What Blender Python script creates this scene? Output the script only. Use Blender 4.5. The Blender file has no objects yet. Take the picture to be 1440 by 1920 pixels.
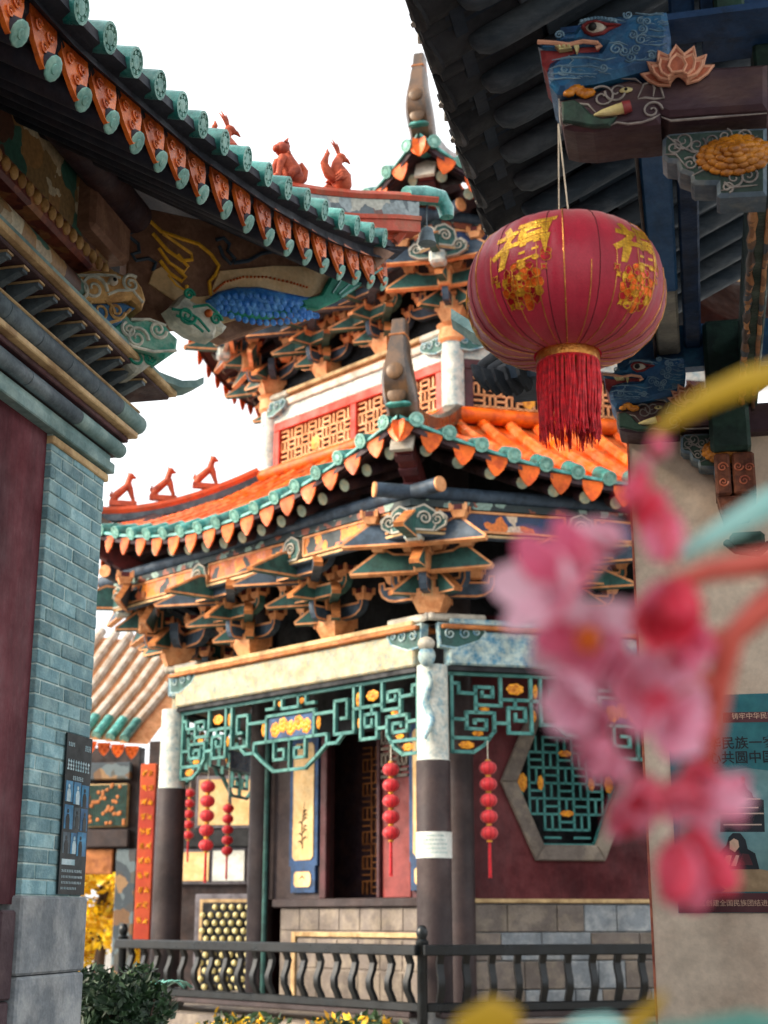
import bpy, bmesh, math, random
from mathutils import Vector as V, Matrix as MX
random.seed(7)
scene = bpy.context.scene
COL = scene.collection
rad = math.radians
# ------------------------------------------------------------------ camera
CAMZ, YAW, FPX = 1.6, rad(12.5), 2650.0
PITCH = math.atan(760 / FPX)
cam = bpy.data.cameras.new('camera'); camo = bpy.data.objects.new('camera', cam); COL.objects.link(camo)
camo.location = (0, 0, CAMZ); camo.rotation_euler = (rad(90) + PITCH, 0, YAW)
cam.sensor_fit = 'VERTICAL'; cam.sensor_height = 36; cam.lens = 36 * FPX / 1920
cam.clip_start = .05; cam.clip_end = 500
cam.dof.use_dof = True; cam.dof.focus_distance = 6.0; cam.dof.aperture_fstop = 3.3; cam.dof.aperture_blades = 0
scene.camera = camo
# ------------------------------------------------------------------ world, sun, exposure
SUN = V((-.80, -.38, .52)).normalized()          # towards the sun
w = bpy.data.worlds.new('World'); scene.world = w; w.use_nodes = True
wn, wl = w.node_tree.nodes, w.node_tree.links
bg = wn['Background']; sky = wn.new('ShaderNodeTexSky'); sky.sky_type = 'NISHITA'; sky.sun_disc = False
sky.sun_elevation = math.asin(SUN.z); sky.sun_rotation = math.atan2(SUN.x, SUN.y)
sky.air_density = 1.0; sky.dust_density = 6.0; sky.ozone_density = 1.0
hs = wn.new('ShaderNodeHueSaturation'); hs.inputs['Saturation'].default_value = .25; hs.inputs['Value'].default_value = 1.0
mxw = wn.new('ShaderNodeMix'); mxw.data_type = 'RGBA'; mxw.inputs[0].default_value = .55
mxw.inputs[7].default_value = (5.6, 5.75, 5.8, 1)     # the even white of a thin overcast
wl.new(sky.outputs[0], hs.inputs['Color']); wl.new(hs.outputs[0], mxw.inputs[6]); wl.new(mxw.outputs[2], bg.inputs[0])
bg.inputs[1].default_value = .15
sun = bpy.data.lights.new('sun', 'SUN'); sun.energy = 2.0; sun.angle = rad(18); sun.color = (1, .80, .54)
suno = bpy.data.objects.new('sun', sun); COL.objects.link(suno)
suno.rotation_euler = SUN.to_track_quat('Z', 'Y').to_euler(); suno.location = SUN * 40
vs = scene.view_settings; vs.view_transform = 'Standard'; vs.look = 'None'; vs.exposure = 1.5; vs.gamma = 1
scene.cycles.max_bounces = 6; scene.cycles.use_denoising = True
# ------------------------------------------------------------------ helpers
RT = V((math.cos(YAW), math.sin(YAW), 0)); DR = V((-math.sin(YAW), math.cos(YAW), 0)); UPV = V((0, 0, 1))
CFW = DR * math.cos(PITCH) + UPV * math.sin(PITCH); CUP = -DR * math.sin(PITCH) + UPV * math.cos(PITCH)
CAMP = V((0, 0, CAMZ))
def sight(x, y): return CFW + RT * ((x - 720) / FPX) + CUP * ((960 - y) / FPX)
def on(x, y, p, n):                       # survey: photo point -> point of a vertical plane in the place
    d = sight(x, y); return CAMP + d * ((V(p) - CAMP).dot(V(n)) / d.dot(V(n)))
def onY(x, y, Y): return on(x, y, (0, Y, 0), (0, 1, 0))
def onX(x, y, X): return on(x, y, (X, 0, 0), (1, 0, 0))
def S(h):
    h = h.lstrip('#'); o = []
    for i in (0, 2, 4):
        c = int(h[i:i + 2], 16) / 255; o.append(c / 12.92 if c <= .04045 else ((c + .055) / 1.055) ** 2.4)
    return tuple(o) + (1,)
MATS = {}
def mat(name, c, c2=None, sc=5., rough=.6, bump=.2, bsc=60., metal=0., rv=.15, lo=.45, hi=.6, spec=.35, stretch=None, sheen=0, trans=0, grime=.32):
    m = bpy.data.materials.new(name); m.use_nodes = True; MATS[name] = m
    n, l = m.node_tree.nodes, m.node_tree.links; b = n['Principled BSDF']
    b.inputs['Roughness'].default_value = rough; b.inputs['Metallic'].default_value = metal
    b.inputs['Specular IOR Level'].default_value = spec
    if sheen: b.inputs['Sheen Weight'].default_value = sheen
    g = n.new('ShaderNodeNewGeometry'); src = g.outputs['Position']
    if stretch:
        mp = n.new('ShaderNodeMapping'); mp.inputs['Scale'].default_value = stretch; l.new(src, mp.inputs[0]); src = mp.outputs[0]
    n1 = n.new('ShaderNodeTexNoise'); n1.inputs['Scale'].default_value = sc; n1.inputs['Detail'].default_value = 6; n1.inputs['Roughness'].default_value = .65
    l.new(src, n1.inputs['Vector'])
    mr = n.new('ShaderNodeMapRange'); mr.inputs[1].default_value = lo; mr.inputs[2].default_value = hi; l.new(n1.outputs[0], mr.inputs[0])
    mx = n.new('ShaderNodeMix'); mx.data_type = 'RGBA'
    mx.inputs[6].default_value = S(c); mx.inputs[7].default_value = S(c2 or c); l.new(mr.outputs[0], mx.inputs[0])
    n2 = n.new('ShaderNodeTexNoise'); n2.inputs['Scale'].default_value = bsc; n2.inputs['Detail'].default_value = 4; l.new(src, n2.inputs['Vector'])
    oi = n.new('ShaderNodeObjectInfo')
    a1 = n.new('ShaderNodeMath'); a1.operation = 'MULTIPLY_ADD'; a1.inputs[1].default_value = rv * 2; a1.inputs[2].default_value = .8 - rv; l.new(oi.outputs['Random'], a1.inputs[0])
    a2 = n.new('ShaderNodeMath'); a2.operation = 'MULTIPLY_ADD'; a2.inputs[1].default_value = .4; l.new(n2.outputs[0], a2.inputs[0]); l.new(a1.outputs[0], a2.inputs[2])
    n3 = n.new('ShaderNodeTexNoise'); n3.inputs['Scale'].default_value = max(sc * .45, 1.2); n3.inputs['Detail'].default_value = 8; n3.inputs['Roughness'].default_value = .72; l.new(g.outputs['Position'], n3.inputs['Vector'])
    gr_ = n.new('ShaderNodeMapRange'); gr_.inputs[1].default_value = .36; gr_.inputs[2].default_value = .6; gr_.inputs[3].default_value = 1 - grime; gr_.inputs[4].default_value = 1.04; l.new(n3.outputs[0], gr_.inputs[0])
    a3 = n.new('ShaderNodeMath'); a3.operation = 'MULTIPLY'; l.new(a2.outputs[0], a3.inputs[0]); l.new(gr_.outputs[0], a3.inputs[1])
    hv = n.new('ShaderNodeHueSaturation'); l.new(a3.outputs[0], hv.inputs['Value']); l.new(mx.outputs[2], hv.inputs['Color'])
    l.new(hv.outputs[0], b.inputs['Base Color'])
    rg = n.new('ShaderNodeMapRange'); rg.inputs[1].default_value = .35; rg.inputs[2].default_value = .65; rg.inputs[3].default_value = min(rough * 1.45, 1); rg.inputs[4].default_value = rough * .65
    l.new(n3.outputs[0], rg.inputs[0]); l.new(rg.outputs[0], b.inputs['Roughness'])
    if bump:
        bp = n.new('ShaderNodeBump'); bp.inputs['Strength'].default_value = bump; bp.inputs['Distance'].default_value = .01
        l.new(n2.outputs[0], bp.inputs['Height']); l.new(bp.outputs[0], b.inputs['Normal'])
    if trans:
        b.inputs['Transmission Weight'].default_value = trans
    return m
def painted(name, cols, sc=8., rough=.55, stretch=(1, 1, 1), kind='VORONOI', bump=.2):
    m = bpy.data.materials.new(name); m.use_nodes = True; MATS[name] = m
    n, l = m.node_tree.nodes, m.node_tree.links; b = n['Principled BSDF']; b.inputs['Roughness'].default_value = rough
    g = n.new('ShaderNodeNewGeometry'); mp = n.new('ShaderNodeMapping'); mp.inputs['Scale'].default_value = stretch; l.new(g.outputs['Position'], mp.inputs[0])
    nz = n.new('ShaderNodeTexNoise'); nz.inputs['Scale'].default_value = sc * .9; nz.inputs['Detail'].default_value = 3; l.new(mp.outputs[0], nz.inputs['Vector'])
    ad = n.new('ShaderNodeMix'); ad.data_type = 'RGBA'; ad.inputs[0].default_value = .12; l.new(mp.outputs[0], ad.inputs[6]); l.new(nz.outputs['Color'], ad.inputs[7])
    vo = n.new('ShaderNodeTexVoronoi'); vo.inputs['Scale'].default_value = sc; l.new(ad.outputs[2], vo.inputs['Vector'])
    sp = n.new('ShaderNodeSeparateColor'); l.new(vo.outputs['Color'], sp.inputs[0])
    rp = n.new('ShaderNodeValToRGB'); rp.color_ramp.interpolation = 'CONSTANT'
    e = rp.color_ramp.elements
    while len(e) < len(cols): e.new(.5)
    for i, c in enumerate(cols): e[i].position = i / len(cols); e[i].color = S(c)
    l.new(sp.outputs[0], rp.inputs[0])
    n2 = n.new('ShaderNodeTexNoise'); n2.inputs['Scale'].default_value = 35; n2.inputs['Detail'].default_value = 5; l.new(g.outputs['Position'], n2.inputs['Vector'])
    hv = n.new('ShaderNodeHueSaturation'); mr = n.new('ShaderNodeMapRange'); mr.inputs[1].default_value = .3; mr.inputs[2].default_value = .7; mr.inputs[3].default_value = .65; mr.inputs[4].default_value = 1.15
    l.new(n2.outputs[0], mr.inputs[0]); l.new(mr.outputs[0], hv.inputs['Value']); l.new(rp.outputs[0], hv.inputs['Color']); l.new(hv.outputs[0], b.inputs['Base Color'])
    bp = n.new('ShaderNodeBump'); bp.inputs['Strength'].default_value = bump; bp.inputs['Distance'].default_value = .02; l.new(vo.outputs['Distance'], bp.inputs['Height']); l.new(bp.outputs[0], b.inputs['Normal'])
    return m
WM = {}
def frm(o, x, y, z):
    M = MX.Identity(4)
    for i, c in enumerate((x, y, z, o)):
        for r in range(3): M[r][i] = c[r]
    return M
def T(x, y, z): return MX.Translation((x, y, z))
def RZ(a): return MX.Rotation(a, 4, 'Z')
def link(o, parent, Mw):
    COL.objects.link(o); o.matrix_world = Mw; WM[o.name] = Mw.copy()
    if parent is not None:
        o.parent = parent; o.matrix_parent_inverse = WM[parent.name].inverted(); o.matrix_basis = Mw
    return o
def empty(name, loc, parent=None, label=None, cat=None, group=None):
    o = bpy.data.objects.new(name, None); o.empty_display_size = .1; link(o, parent, MX.Translation(loc)); tag(o, label, cat, group); return o
def tag(o, label=None, cat=None, group=None, kind=None):
    if label: o['label'] = label
    if cat: o['category'] = cat
    if group: o['group'] = group
    if kind: o['kind'] = kind
    return o
def inst(name, mesh, M, parent): return link(bpy.data.objects.new(name, mesh), parent, M)
def offs(poly, d):
    n = len(poly); out = []
    A = sum(poly[i][0] * poly[(i + 1) % n][1] - poly[(i + 1) % n][0] * poly[i][1] for i in range(n)); sg = 1 if A > 0 else -1
    for i in range(n):
        p0, p1, p2 = V(poly[i - 1]), V(poly[i]), V(poly[(i + 1) % n])
        a = (p1 - p0); b = (p2 - p1)
        if a.length < 1e-9 or b.length < 1e-9: out.append(tuple(p1)); continue
        a.normalize(); b.normalize(); na = V((-a.y, a.x)) * sg; nb = V((-b.y, b.x)) * sg; k = na + nb
        q = max(k.length_squared / 2, .35); out.append(tuple(p1 + k * (d / q)))
    return out
class MB:
    def __init__(s): s.v, s.f, s.m = [], [], []
    def add(s, vs, fs, m=0, M=None):
        o = len(s.v)
        s.v += [tuple(M @ V(p)) for p in vs] if M is not None else [tuple(p) for p in vs]
        for i, f in enumerate(fs):
            s.f.append(tuple(o + k for k in f)); s.m.append(m[i] if isinstance(m, (list, tuple)) else m)
        return s
    def box(s, x0, x1, y0, y1, z0, z1, m=0, M=None, c=0):
        if c <= 0:
            vs = [(x, y, z) for z in (z0, z1) for y in (y0, y1) for x in (x0, x1)]
            return s.add(vs, [(0, 2, 3, 1), (4, 5, 7, 6), (0, 1, 5, 4), (2, 6, 7, 3), (0, 4, 6, 2), (1, 3, 7, 5)], m, M)
        cx, cy, cz = (x0 + x1) / 2, (y0 + y1) / 2, (z0 + z1) / 2; h = ((x1 - x0) / 2, (y1 - y0) / 2, (z1 - z0) / 2)
        vs = []; idx = {}
        for sx in (-1, 1):
            for sy in (-1, 1):
                for sz in (-1, 1):
                    for ax in range(3):
                        p = [sx * (h[0] - c), sy * (h[1] - c), sz * (h[2] - c)]; p[ax] = (sx, sy, sz)[ax] * h[ax]
                        idx[(sx, sy, sz, ax)] = len(vs); vs.append((p[0] + cx, p[1] + cy, p[2] + cz))
        fs = []; I = lambda k, a: idx[(k[0], k[1], k[2], a)]
        for ax in range(3):
            b, d = (ax + 1) % 3, (ax + 2) % 3
            for sg in (-1, 1):
                q = []
                for (p, r) in ((-1, -1), (1, -1), (1, 1), (-1, 1)):
                    k = [0, 0, 0]; k[ax] = sg; k[b] = p; k[d] = r; q.append(I(k, ax))
                fs.append(tuple(q if sg > 0 else q[::-1]))
            for p in (-1, 1):
                for r in (-1, 1):
                    k0 = [0, 0, 0]; k0[ax] = -1; k0[b] = p; k0[d] = r; k1 = list(k0); k1[ax] = 1
                    q = [I(k0, b), I(k1, b), I(k1, d), I(k0, d)]; fs.append(tuple(q if p * r < 0 else q[::-1]))
        for sx in (-1, 1):
            for sy in (-1, 1):
                for sz in (-1, 1):
                    q = [idx[(sx, sy, sz, a)] for a in range(3)]; fs.append(tuple(q if sx * sy * sz > 0 else q[::-1]))
        return s.add(vs, fs, m, M)
    def prism(s, poly, d, M=None, m=0, ms=None, border=0, mb=None, bev=0, edge=None):
        n = len(poly); ms = m if ms is None else ms; mb = m if mb is None else mb
        A = sum(poly[i][0] * poly[(i + 1) % n][1] - poly[(i + 1) % n][0] * poly[i][1] for i in range(n))
        if A < 0: poly = poly[::-1]
        vs, fs, mm = [], [], []
        vs += [(x, y, 0) for x, y in poly]; top = poly; zt = d
        if bev: vs += [(x, y, d - bev) for x, y in poly]
        else: vs += [(x, y, d) for x, y in poly]
        for i in range(n):
            j = (i + 1) % n; fs.append((i, j, n + j, n + i)); mm.append((edge or {}).get(i, ms) if A > 0 else ms)
        last = n
        if bev:
            q = offs(poly, bev); vs += [(x, y, d) for x, y in q]; L = len(vs) - n
            for i in range(n): j = (i + 1) % n; fs.append((last + i, last + j, L + j, L + i)); mm.append(ms)
            last = L; top = q
        if border:
            q = offs(top, border); vs += [(x, y, d - .004) for x, y in q]; L = len(vs) - n
            for i in range(n): j = (i + 1) % n; fs.append((last + i, last + j, L + j, L + i)); mm.append(mb)
            last = L
        fs.append(tuple(range(last, last + n))); mm.append(m)
        if border:
            q = offs(poly, border); vs += [(x, y, .004) for x, y in q]; L = len(vs) - n
            for i in range(n): j = (i + 1) % n; fs.append((j, i, L + i, L + j)); mm.append(mb)
            fs.append(tuple(range(L + n - 1, L - 1, -1))); mm.append(m)
        else:
            fs.append(tuple(range(n - 1, -1, -1))); mm.append(m)
        return s.add(vs, fs, mm, M)
    def tube(s, path, r, n=6, m=0, cap=True, M=None, flat=None):
        path = [V(p) for p in path]; k = len(path); R = r if isinstance(r, (list, tuple)) else [r] * k
        vs, fs = [], []; up = None
        for i, p in enumerate(path):
            t = (path[min(i + 1, k - 1)] - path[max(i - 1, 0)])
            t = t.normalized() if t.length > 1e-9 else V((0, 0, 1))
            if up is None: up = t.orthogonal().normalized() if flat is None else (V(flat) - t * V(flat).dot(t)).normalized()
            else:
                up = up - t * up.dot(t); up = up.normalized() if up.length > 1e-6 else t.orthogonal().normalized()
            sd = t.cross(up)
            for a in range(n):
                q = 2 * math.pi * a / n + (math.pi / 4 if n == 4 else 0); vs.append(p + (up * math.cos(q) + sd * math.sin(q)) * R[i])
        for i in range(k - 1):
            for a in range(n):
                b = (a + 1) % n; fs.append((i * n + a, i * n + b, (i + 1) * n + b, (i + 1) * n + a))
        if cap: fs.append(tuple(range(n - 1, -1, -1))); fs.append(tuple(range((k - 1) * n, k * n)))
        return s.add(vs, fs, m, M)
    def lathe(s, prof, n=16, m=0, M=None, capb=True, capt=True):
        vs, fs, mm = [], [], []
        for (r, z) in prof:
            for a in range(n): q = 2 * math.pi * a / n; vs.append((r * math.cos(q), r * math.sin(q), z))
        for i in range(len(prof) - 1):
            for a in range(n):
                b = (a + 1) % n; fs.append((i * n + a, i * n + b, (i + 1) * n + b, (i + 1) * n + a)); mm.append(m[i] if isinstance(m, list) else m)
        if capb: fs.append(tuple(range(n - 1, -1, -1))); mm.append(m[0] if isinstance(m, list) else m)
        if capt: fs.append(tuple(range((len(prof) - 1) * n, len(prof) * n))); mm.append(m[-1] if isinstance(m, list) else m)
        return s.add(vs, fs, mm, M)
    def ball(s, c, r, n=10, k=6, m=0, sc=(1, 1, 1), M=None):
        M0 = MX.Translation(c) @ MX.Diagonal((r * sc[0], r * sc[1], r * sc[2], 1))
        pr = [(max(math.sin(math.pi * i / k), .02), -math.cos(math.pi * i / k)) for i in range(k + 1)]
        return s.lathe(pr, n, m, (M @ M0) if M is not None else M0)
    def grid(s, pts, m=0, M=None, flip=False):
        a, b = len(pts), len(pts[0]); vs = [p for r in pts for p in r]; fs = []
        for i in range(a - 1):
            for j in range(b - 1):
                q = (i * b + j, i * b + j + 1, (i + 1) * b + j + 1, (i + 1) * b + j); fs.append(q[::-1] if flip else q)
        return s.add(vs, fs, m, M)
    def spiral(s, c, r, turns=1.6, dirn=1, a0=0., w=.008, m=0, M=None, n=5, z=0., seg=22):
        p = []
        for i in range(seg + 1):
            t = i / seg; a = a0 + dirn * turns * 2 * math.pi * t; rr = r * (1 - .86 * t); p.append((c[0] + rr * math.cos(a), c[1] + rr * math.sin(a), z))
        return s.tube(p, [w * (1 - .35 * i / seg) for i in range(seg + 1)], n, m, True, M)
    def mesh(s, name, mats, smooth=None):
        me = bpy.data.meshes.new(name); me.from_pydata(s.v, [], s.f)
        for k in mats: me.materials.append(MATS[k] if isinstance(k, str) else k)
        me.polygons.foreach_set('material_index', s.m)
        if smooth is not None:
            me.polygons.foreach_set('use_smooth', [True] * len(s.f)); me.set_sharp_from_angle(angle=rad(smooth))
        me.update(); return me
    def build(s, name, mats, parent=None, smooth=None, M=None):
        return inst(name, s.mesh(name, mats if isinstance(mats, (list, tuple)) else [mats], smooth), M or MX.Identity(4), parent)
def thick(me, t):
    return me
def bars(mb, lines, to, hw=.018, dp=.04, m=0):
    for ln in lines:
        for a, b in zip(ln[:-1], ln[1:]):
            a, b = V(a), V(b); d = b - a
            if d.length < 1e-6: continue
            d.normalize(); n = V((-d.y, d.x)) * hw; a2, b2 = a - d * hw * .98, b + d * hw * .98
            q = [a2 - n, b2 - n, b2 + n, a2 + n]
            vs = [to(p.x, p.y, -dp / 2) for p in q] + [to(p.x, p.y, dp / 2) for p in q]
            mb.add(vs, [(3, 2, 1, 0), (4, 5, 6, 7), (0, 1, 5, 4), (1, 2, 6, 5), (2, 3, 7, 6), (3, 0, 4, 7)], m)
# ------------------------------------------------------------------ materials
mat('teal_glaze', '#2a7a74', '#5aa098', 9, .28, .4, 40, rv=.25, spec=.5, grime=.5)
mat('orange_glaze', '#e0620a', '#c24a08', 8, .45, .4, 50, rv=.22, spec=.3, grime=.45)
mat('orange_roof', '#de5208', '#cf7440', 5, .36, .5, 30, rv=.22, spec=.5, grime=.5)
mat('brown_glaze', '#3a2c20', '#5a4028', 5, .3, .25, 40, spec=.5)
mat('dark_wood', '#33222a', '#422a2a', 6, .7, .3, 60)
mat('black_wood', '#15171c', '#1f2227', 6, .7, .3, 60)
mat('maroon_wood', '#4a2026', '#3a191c', 4, .6, .2, 60)
mat('column_dark', '#2e2426', '#3a2d2d', 3, .55, .25, 40)
mat('peach', '#d99a68', '#c27d4c', 7, .6, .25, 60, rv=.12)
mat('ochre_wood', '#b5713c', '#92562c', 7, .6, .25, 60)
mat('slate_blue', '#3c4d5e', '#2c3a48', 7, .6, .2, 60)
mat('deep_teal', '#2f5a55', '#244441', 7, .6, .2, 60)
mat('deep_red', '#5c1d1c', '#471414', 7, .6, .2, 60)
mat('navy', '#20426c', '#1a3250', 7, .55, .2, 60)
mat('pale_disc', '#9fb5a6', '#c8c2a0', 12, .6, .25, 60, rv=.1)
mat('teal_disc', '#6fa399', '#8fb9ab', 18, .55, .3, 60, rv=.12)
mat("fret_teal", "#35706c", "#4f857e", 6, .5, .15, 60)
mat('gold', '#e59a1e', '#b96a12', 14, .45, .4, 60, rv=.1)
mat('white_paint', '#bdb6a8', '#9c968a', 4, .6, .25, 50)
mat('vermilion', '#c2331f', '#a82a1a', 6, .55, .2, 60)
mat('red_plaster', '#6a2a34', '#4c1f28', 3.2, .8, .5, 30, rv=.03, lo=.36, hi=.66, stretch=(1, 1, .35), grime=.4)
mat('red_plaster_core', '#5d2226', '#43161b', 2.8, .75, .4, 30, rv=.03, lo=.38, hi=.64, stretch=(1, 1, .4), grime=.4)  # plaster of the pavilion core, a deeper red than the hall wall
mat('brick_teal', '#7197a0', '#8fb0b4', 9, .85, .5, 70, rv=.32, grime=.25)
mat('mortar', '#c3d6d2', '#a9c0bc', 6, .9, .4, 60)
mat('stone_grey', '#7b8288', '#9a9ea0', 5, .85, .5, 45, rv=.12)
mat('stone_warm', '#6d645e', '#857a6e', 4, .85, .4, 45, rv=.16)
mat('stone_purple', '#4c3a40', '#5d4a4c', 4, .85, .4, 45, rv=.12)
mat('stone_teal', '#6f8f8f', '#8faaa6', 5, .75, .3, 45, rv=.1)
mat('tan_trim', '#c9ab7d', '#a98a62', 6, .7, .3, 50)
mat('tile_grey', '#4c5962', '#64737a', 5, .7, .4, 50, rv=.15)
mat('ground', '#98928a', '#7f7a72', 2, .85, .4, 30, rv=0)
mat("rail_black", "#0a0e11", "#11171b", 6, .35, .15, 50, rv=.08)
mat('cream', '#ddb57c', '#e6c694', 4, .6, .1, 30)
mat('paper', '#d8dcd6', '#c9cec9', 6, .7, .1, 30)
mat('ink', '#17181a', None, 6, .7, 0)
mat('lantern_red', '#c42a33', '#d23a3c', 10, .45, .15, 80, rv=.1)
mat("paint_beam_warm", "#bcaa86", "#8c9890", 13, .6, .3, 45, rv=.05, lo=.4, hi=.66)
mat('paint_beam_blue', '#a9bab6', '#4a7f9a', 13, .6, .3, 45, rv=.05, lo=.42, hi=.64)
mat('paint_column', '#c4c4ba', '#7f9ca4', 13, .6, .3, 45, rv=.05, lo=.45, hi=.68)
painted('paint_panel_gold', ['#1c2a2c', '#d77a1a', '#c9661a', '#e08f2a', '#233036', '#c96f4a'], 9)
painted('paint_panel_navy', ['#1b2f55', '#1b2f55', '#d9752a', '#1f3a66', '#cdb9a0', '#243a5c'], 7)
painted('paint_dark_floral', ['#16282c', '#1d3434', '#16282c', '#8c4a34', '#7f9a90', '#1a2c2e'], 10)
painted('paint_base_dark', ['#2b2422', '#4a2e24', '#22302f', '#6e4a2c', '#39403c', '#8a6a44'], 9)
# ------------------------------------------------------------------ ground
g = MB(); g.box(-90, 90, -60, 120, -.2, 0, 0); tag(g.build('ground', 'ground'), kind='structure')
# ------------------------------------------------------------------ the hexagonal pavilion
def cdir(deg): return RT * math.sin(rad(deg)) + DR * math.cos(rad(deg))
HB, SD = 16., 4.95
V0 = RT * .55 + DR * 15.96
CEN = V0 + cdir(HB) * SD
AP = SD * math.cos(rad(30)); TH0 = math.atan2(-cdir(HB).y, -cdir(HB).x); C30 = math.cos(rad(30)); T30 = math.tan(rad(30))
def fn(j): a = TH0 - rad(60 * j + 30); return V((math.cos(a), math.sin(a), 0))
def ft(j): n = fn(j); return V((n.y, -n.x, 0))
def vd(j): a = TH0 - rad(60 * j); return V((math.cos(a), math.sin(a), 0))
def FP(j, u, w, z): return CEN + fn(j) * (AP + w) + ft(j) * u + UPV * z
def half(w): return SD / 2 + w * T30
def fto(j, w=0.): return lambda u, z, d: FP(j, u, w + d, z)
def ffr(j, u, w, z): return frm(FP(j, u, w, z), ft(j), UPV, fn(j))     # local x along the face, y up, z outwards
pav = empty('hexagonal_pavilion', CEN, None, 'two-tiered six-sided painted pavilion with orange tiled roofs and upturned eaves', 'pavilion')
TC = 1.25
W2 = -TC * C30                                                     # the core's walls
# platform
m = MB(); pts = [CEN + vd(j) * (SD + .75) for j in range(6)]
m.add([(p.x, p.y, 0) for p in pts] + [(p.x, p.y, .48) for p in pts], [tuple(range(6))[::-1], tuple(range(6, 12))] + [(i, (i + 1) % 6, 6 + (i + 1) % 6, 6 + i) for i in range(6)][::1])
m.build('platform', 'stone_warm', pav)
# shared column meshes
def colmesh(name, r, z0, z1, split, top='paint_column', low='column_dark', n=20):
    m = MB(); zs = [z0, split, split + .001, z1]
    m.lathe([(r * 1.05, z0), (r * 1.05, split), (r * .97, split + .012), (r * .95, z1)], n, [0, 1, 1]); return m.mesh(name, [low, top], 40)
cm = colmesh('column', .185, .48, 4.35, 3.28)
ped = MB(); ped.lathe([(.26, .48), (.29, .56), (.27, .68), (.2, .72)], 20); ped = ped.mesh('pedestal', ['stone_grey'], 40)
for j in (5, 0, 1, 2):
    p = CEN + vd(j) * SD; c = inst('column', cm, T(p.x, p.y, 0), pav); inst('pedestal', ped, T(p.x, p.y, 0), c)
cm2 = colmesh('core_column', .17, .48, 7.6, 7.5, 'column_dark'); cmu = colmesh('upper_column', .155, 7.5, 9.05, 7.55, 'paint_column', 'paint_column')
cap2 = MB(); cap2.lathe([(.16, 8.80), (.19, 8.84), (.17, 9.0), (.21, 9.05)], 16); cap2 = cap2.mesh('column_head', ['peach'], 40)
for j in (5, 0, 1, 2):
    p = CEN + vd(j) * (SD - TC); inst('core_column', cm2, T(p.x, p.y, 0), pav); c = inst('upper_column', cmu, T(p.x, p.y, 0), pav); inst('column_head', cap2, T(p.x, p.y, 0), c)
# architraves of the lower storey
FACES = (0, 5, 1)
for j in FACES:
    bm_, tm_ = ('paint_beam_warm', 'tan_trim') if j != 5 else ('paint_beam_blue', 'paint_beam_blue')
    h = half(0) - .17
    m = MB(); m.box(-h, h, 0, .40, -.13, .13, 0, ffr(j, 0, 0, 4.36), c=.02); b = m.build('architrave', bm_, pav)
    m = MB(); m.box(-h - .1, h + .1, 0, .05, -.19, .19, 0, ffr(j, 0, 0, 4.765), c=.012); m.build('rail_moulding', 'ochre_wood', b)
    m = MB(); m.box(-h, h, 0, .07, -.16, .16, 0, ffr(j, 0, 0, 4.818), c=.015); m.build('plate', tm_, b)
    m = MB(); m.box(-h, h, 0, .055, -.09, .09, 0, ffr(j, 0, 0, 4.30)); m.build('lower_rail', 'black_wood', b)
# ---- bracket pieces (shared meshes)
PK = ['slate_blue', 'peach', 'ochre_wood', 'deep_teal', 'deep_red']
def boat(l, h, t, mf):
    p = [(-l, h), (-l, h * .6), (-l * .93, h * .3), (-l * .78, h * .08), (-l * .62, 0), (l * .62, 0), (l * .78, h * .08), (l * .93, h * .3), (l, h * .6), (l, h), (l * .86, h), (l * .84, h * .72), (-l * .84, h * .72), (-l * .86, h)]
    m = MB(); m.prism(p, t, MX.Translation((0, 0, -t / 2)), mf, mf, h * .10, 1); return m.mesh('arm', PK)
def beak(l, h, t, mf):
    p = [(-.05, 0), (l, -.03), (l * 1.03, .012), (l * .5, h), (l * .42, h * 1.12), (-.05, h * 1.0)]
    m = MB(); m.prism(p, t, MX.Translation((0, 0, -t / 2)), mf, 1, h * .1, 1, edge={1: 2, 2: 2, 3: 2, 0: mf}); return m.mesh('beak_arm', PK)
def dou(w, h, k=.68, mid=4):
    m = MB(); wb = w * k; zs = [(wb, 0), (w, h * .55), (w, h)]
    vs = [];
    for (q, z) in zs:
        q /= 2; vs += [(-q, -q, z), (q, -q, z), (q, q, z), (-q, q, z)]
    fs = [(3, 2, 1, 0), (8, 9, 10, 11)]; mm = [1, 1]
    for r in (0, 1):
        for a in range(4): fs.append((r * 4 + a, r * 4 + (a + 1) % 4, r * 4 + 4 + (a + 1) % 4, r * 4 + 4 + a)); mm.append(1)
    m.add(vs, fs, mm)
    # red channel between two cheeks, proud pieces at the corners
    for a in range(4):
        M = RZ(a * math.pi / 2); m.box(-w * .27, w * .27, -w / 2 - .004, -w / 2 + .01, h * .58, h * 1.02, mid, M)
    for sx in (-1, 1):
        for sy in (-1, 1): m.box(sx * w * .5 - .014, sx * w * .5 + .014, sy * w * .5 - .014, sy * w * .5 + .014, h * .5, h * 1.12, 1)
    return m.mesh('block', PK)
BOAT = [[boat(.58, .25, .1, 0), boat(.62, .23, .1, 3), boat(.64, .23, .1, 0)], [boat(.2, .24, .09, 0)] * 3]
BEAK = [beak(.50, .23, .11, 3), beak(.82, .25, .11, 3), beak(1.0, .26, .11, 0)]
DOU = dou(.17, .13); DOUB = dou(.36, .26, .66, 1)
TZ = .235
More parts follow.
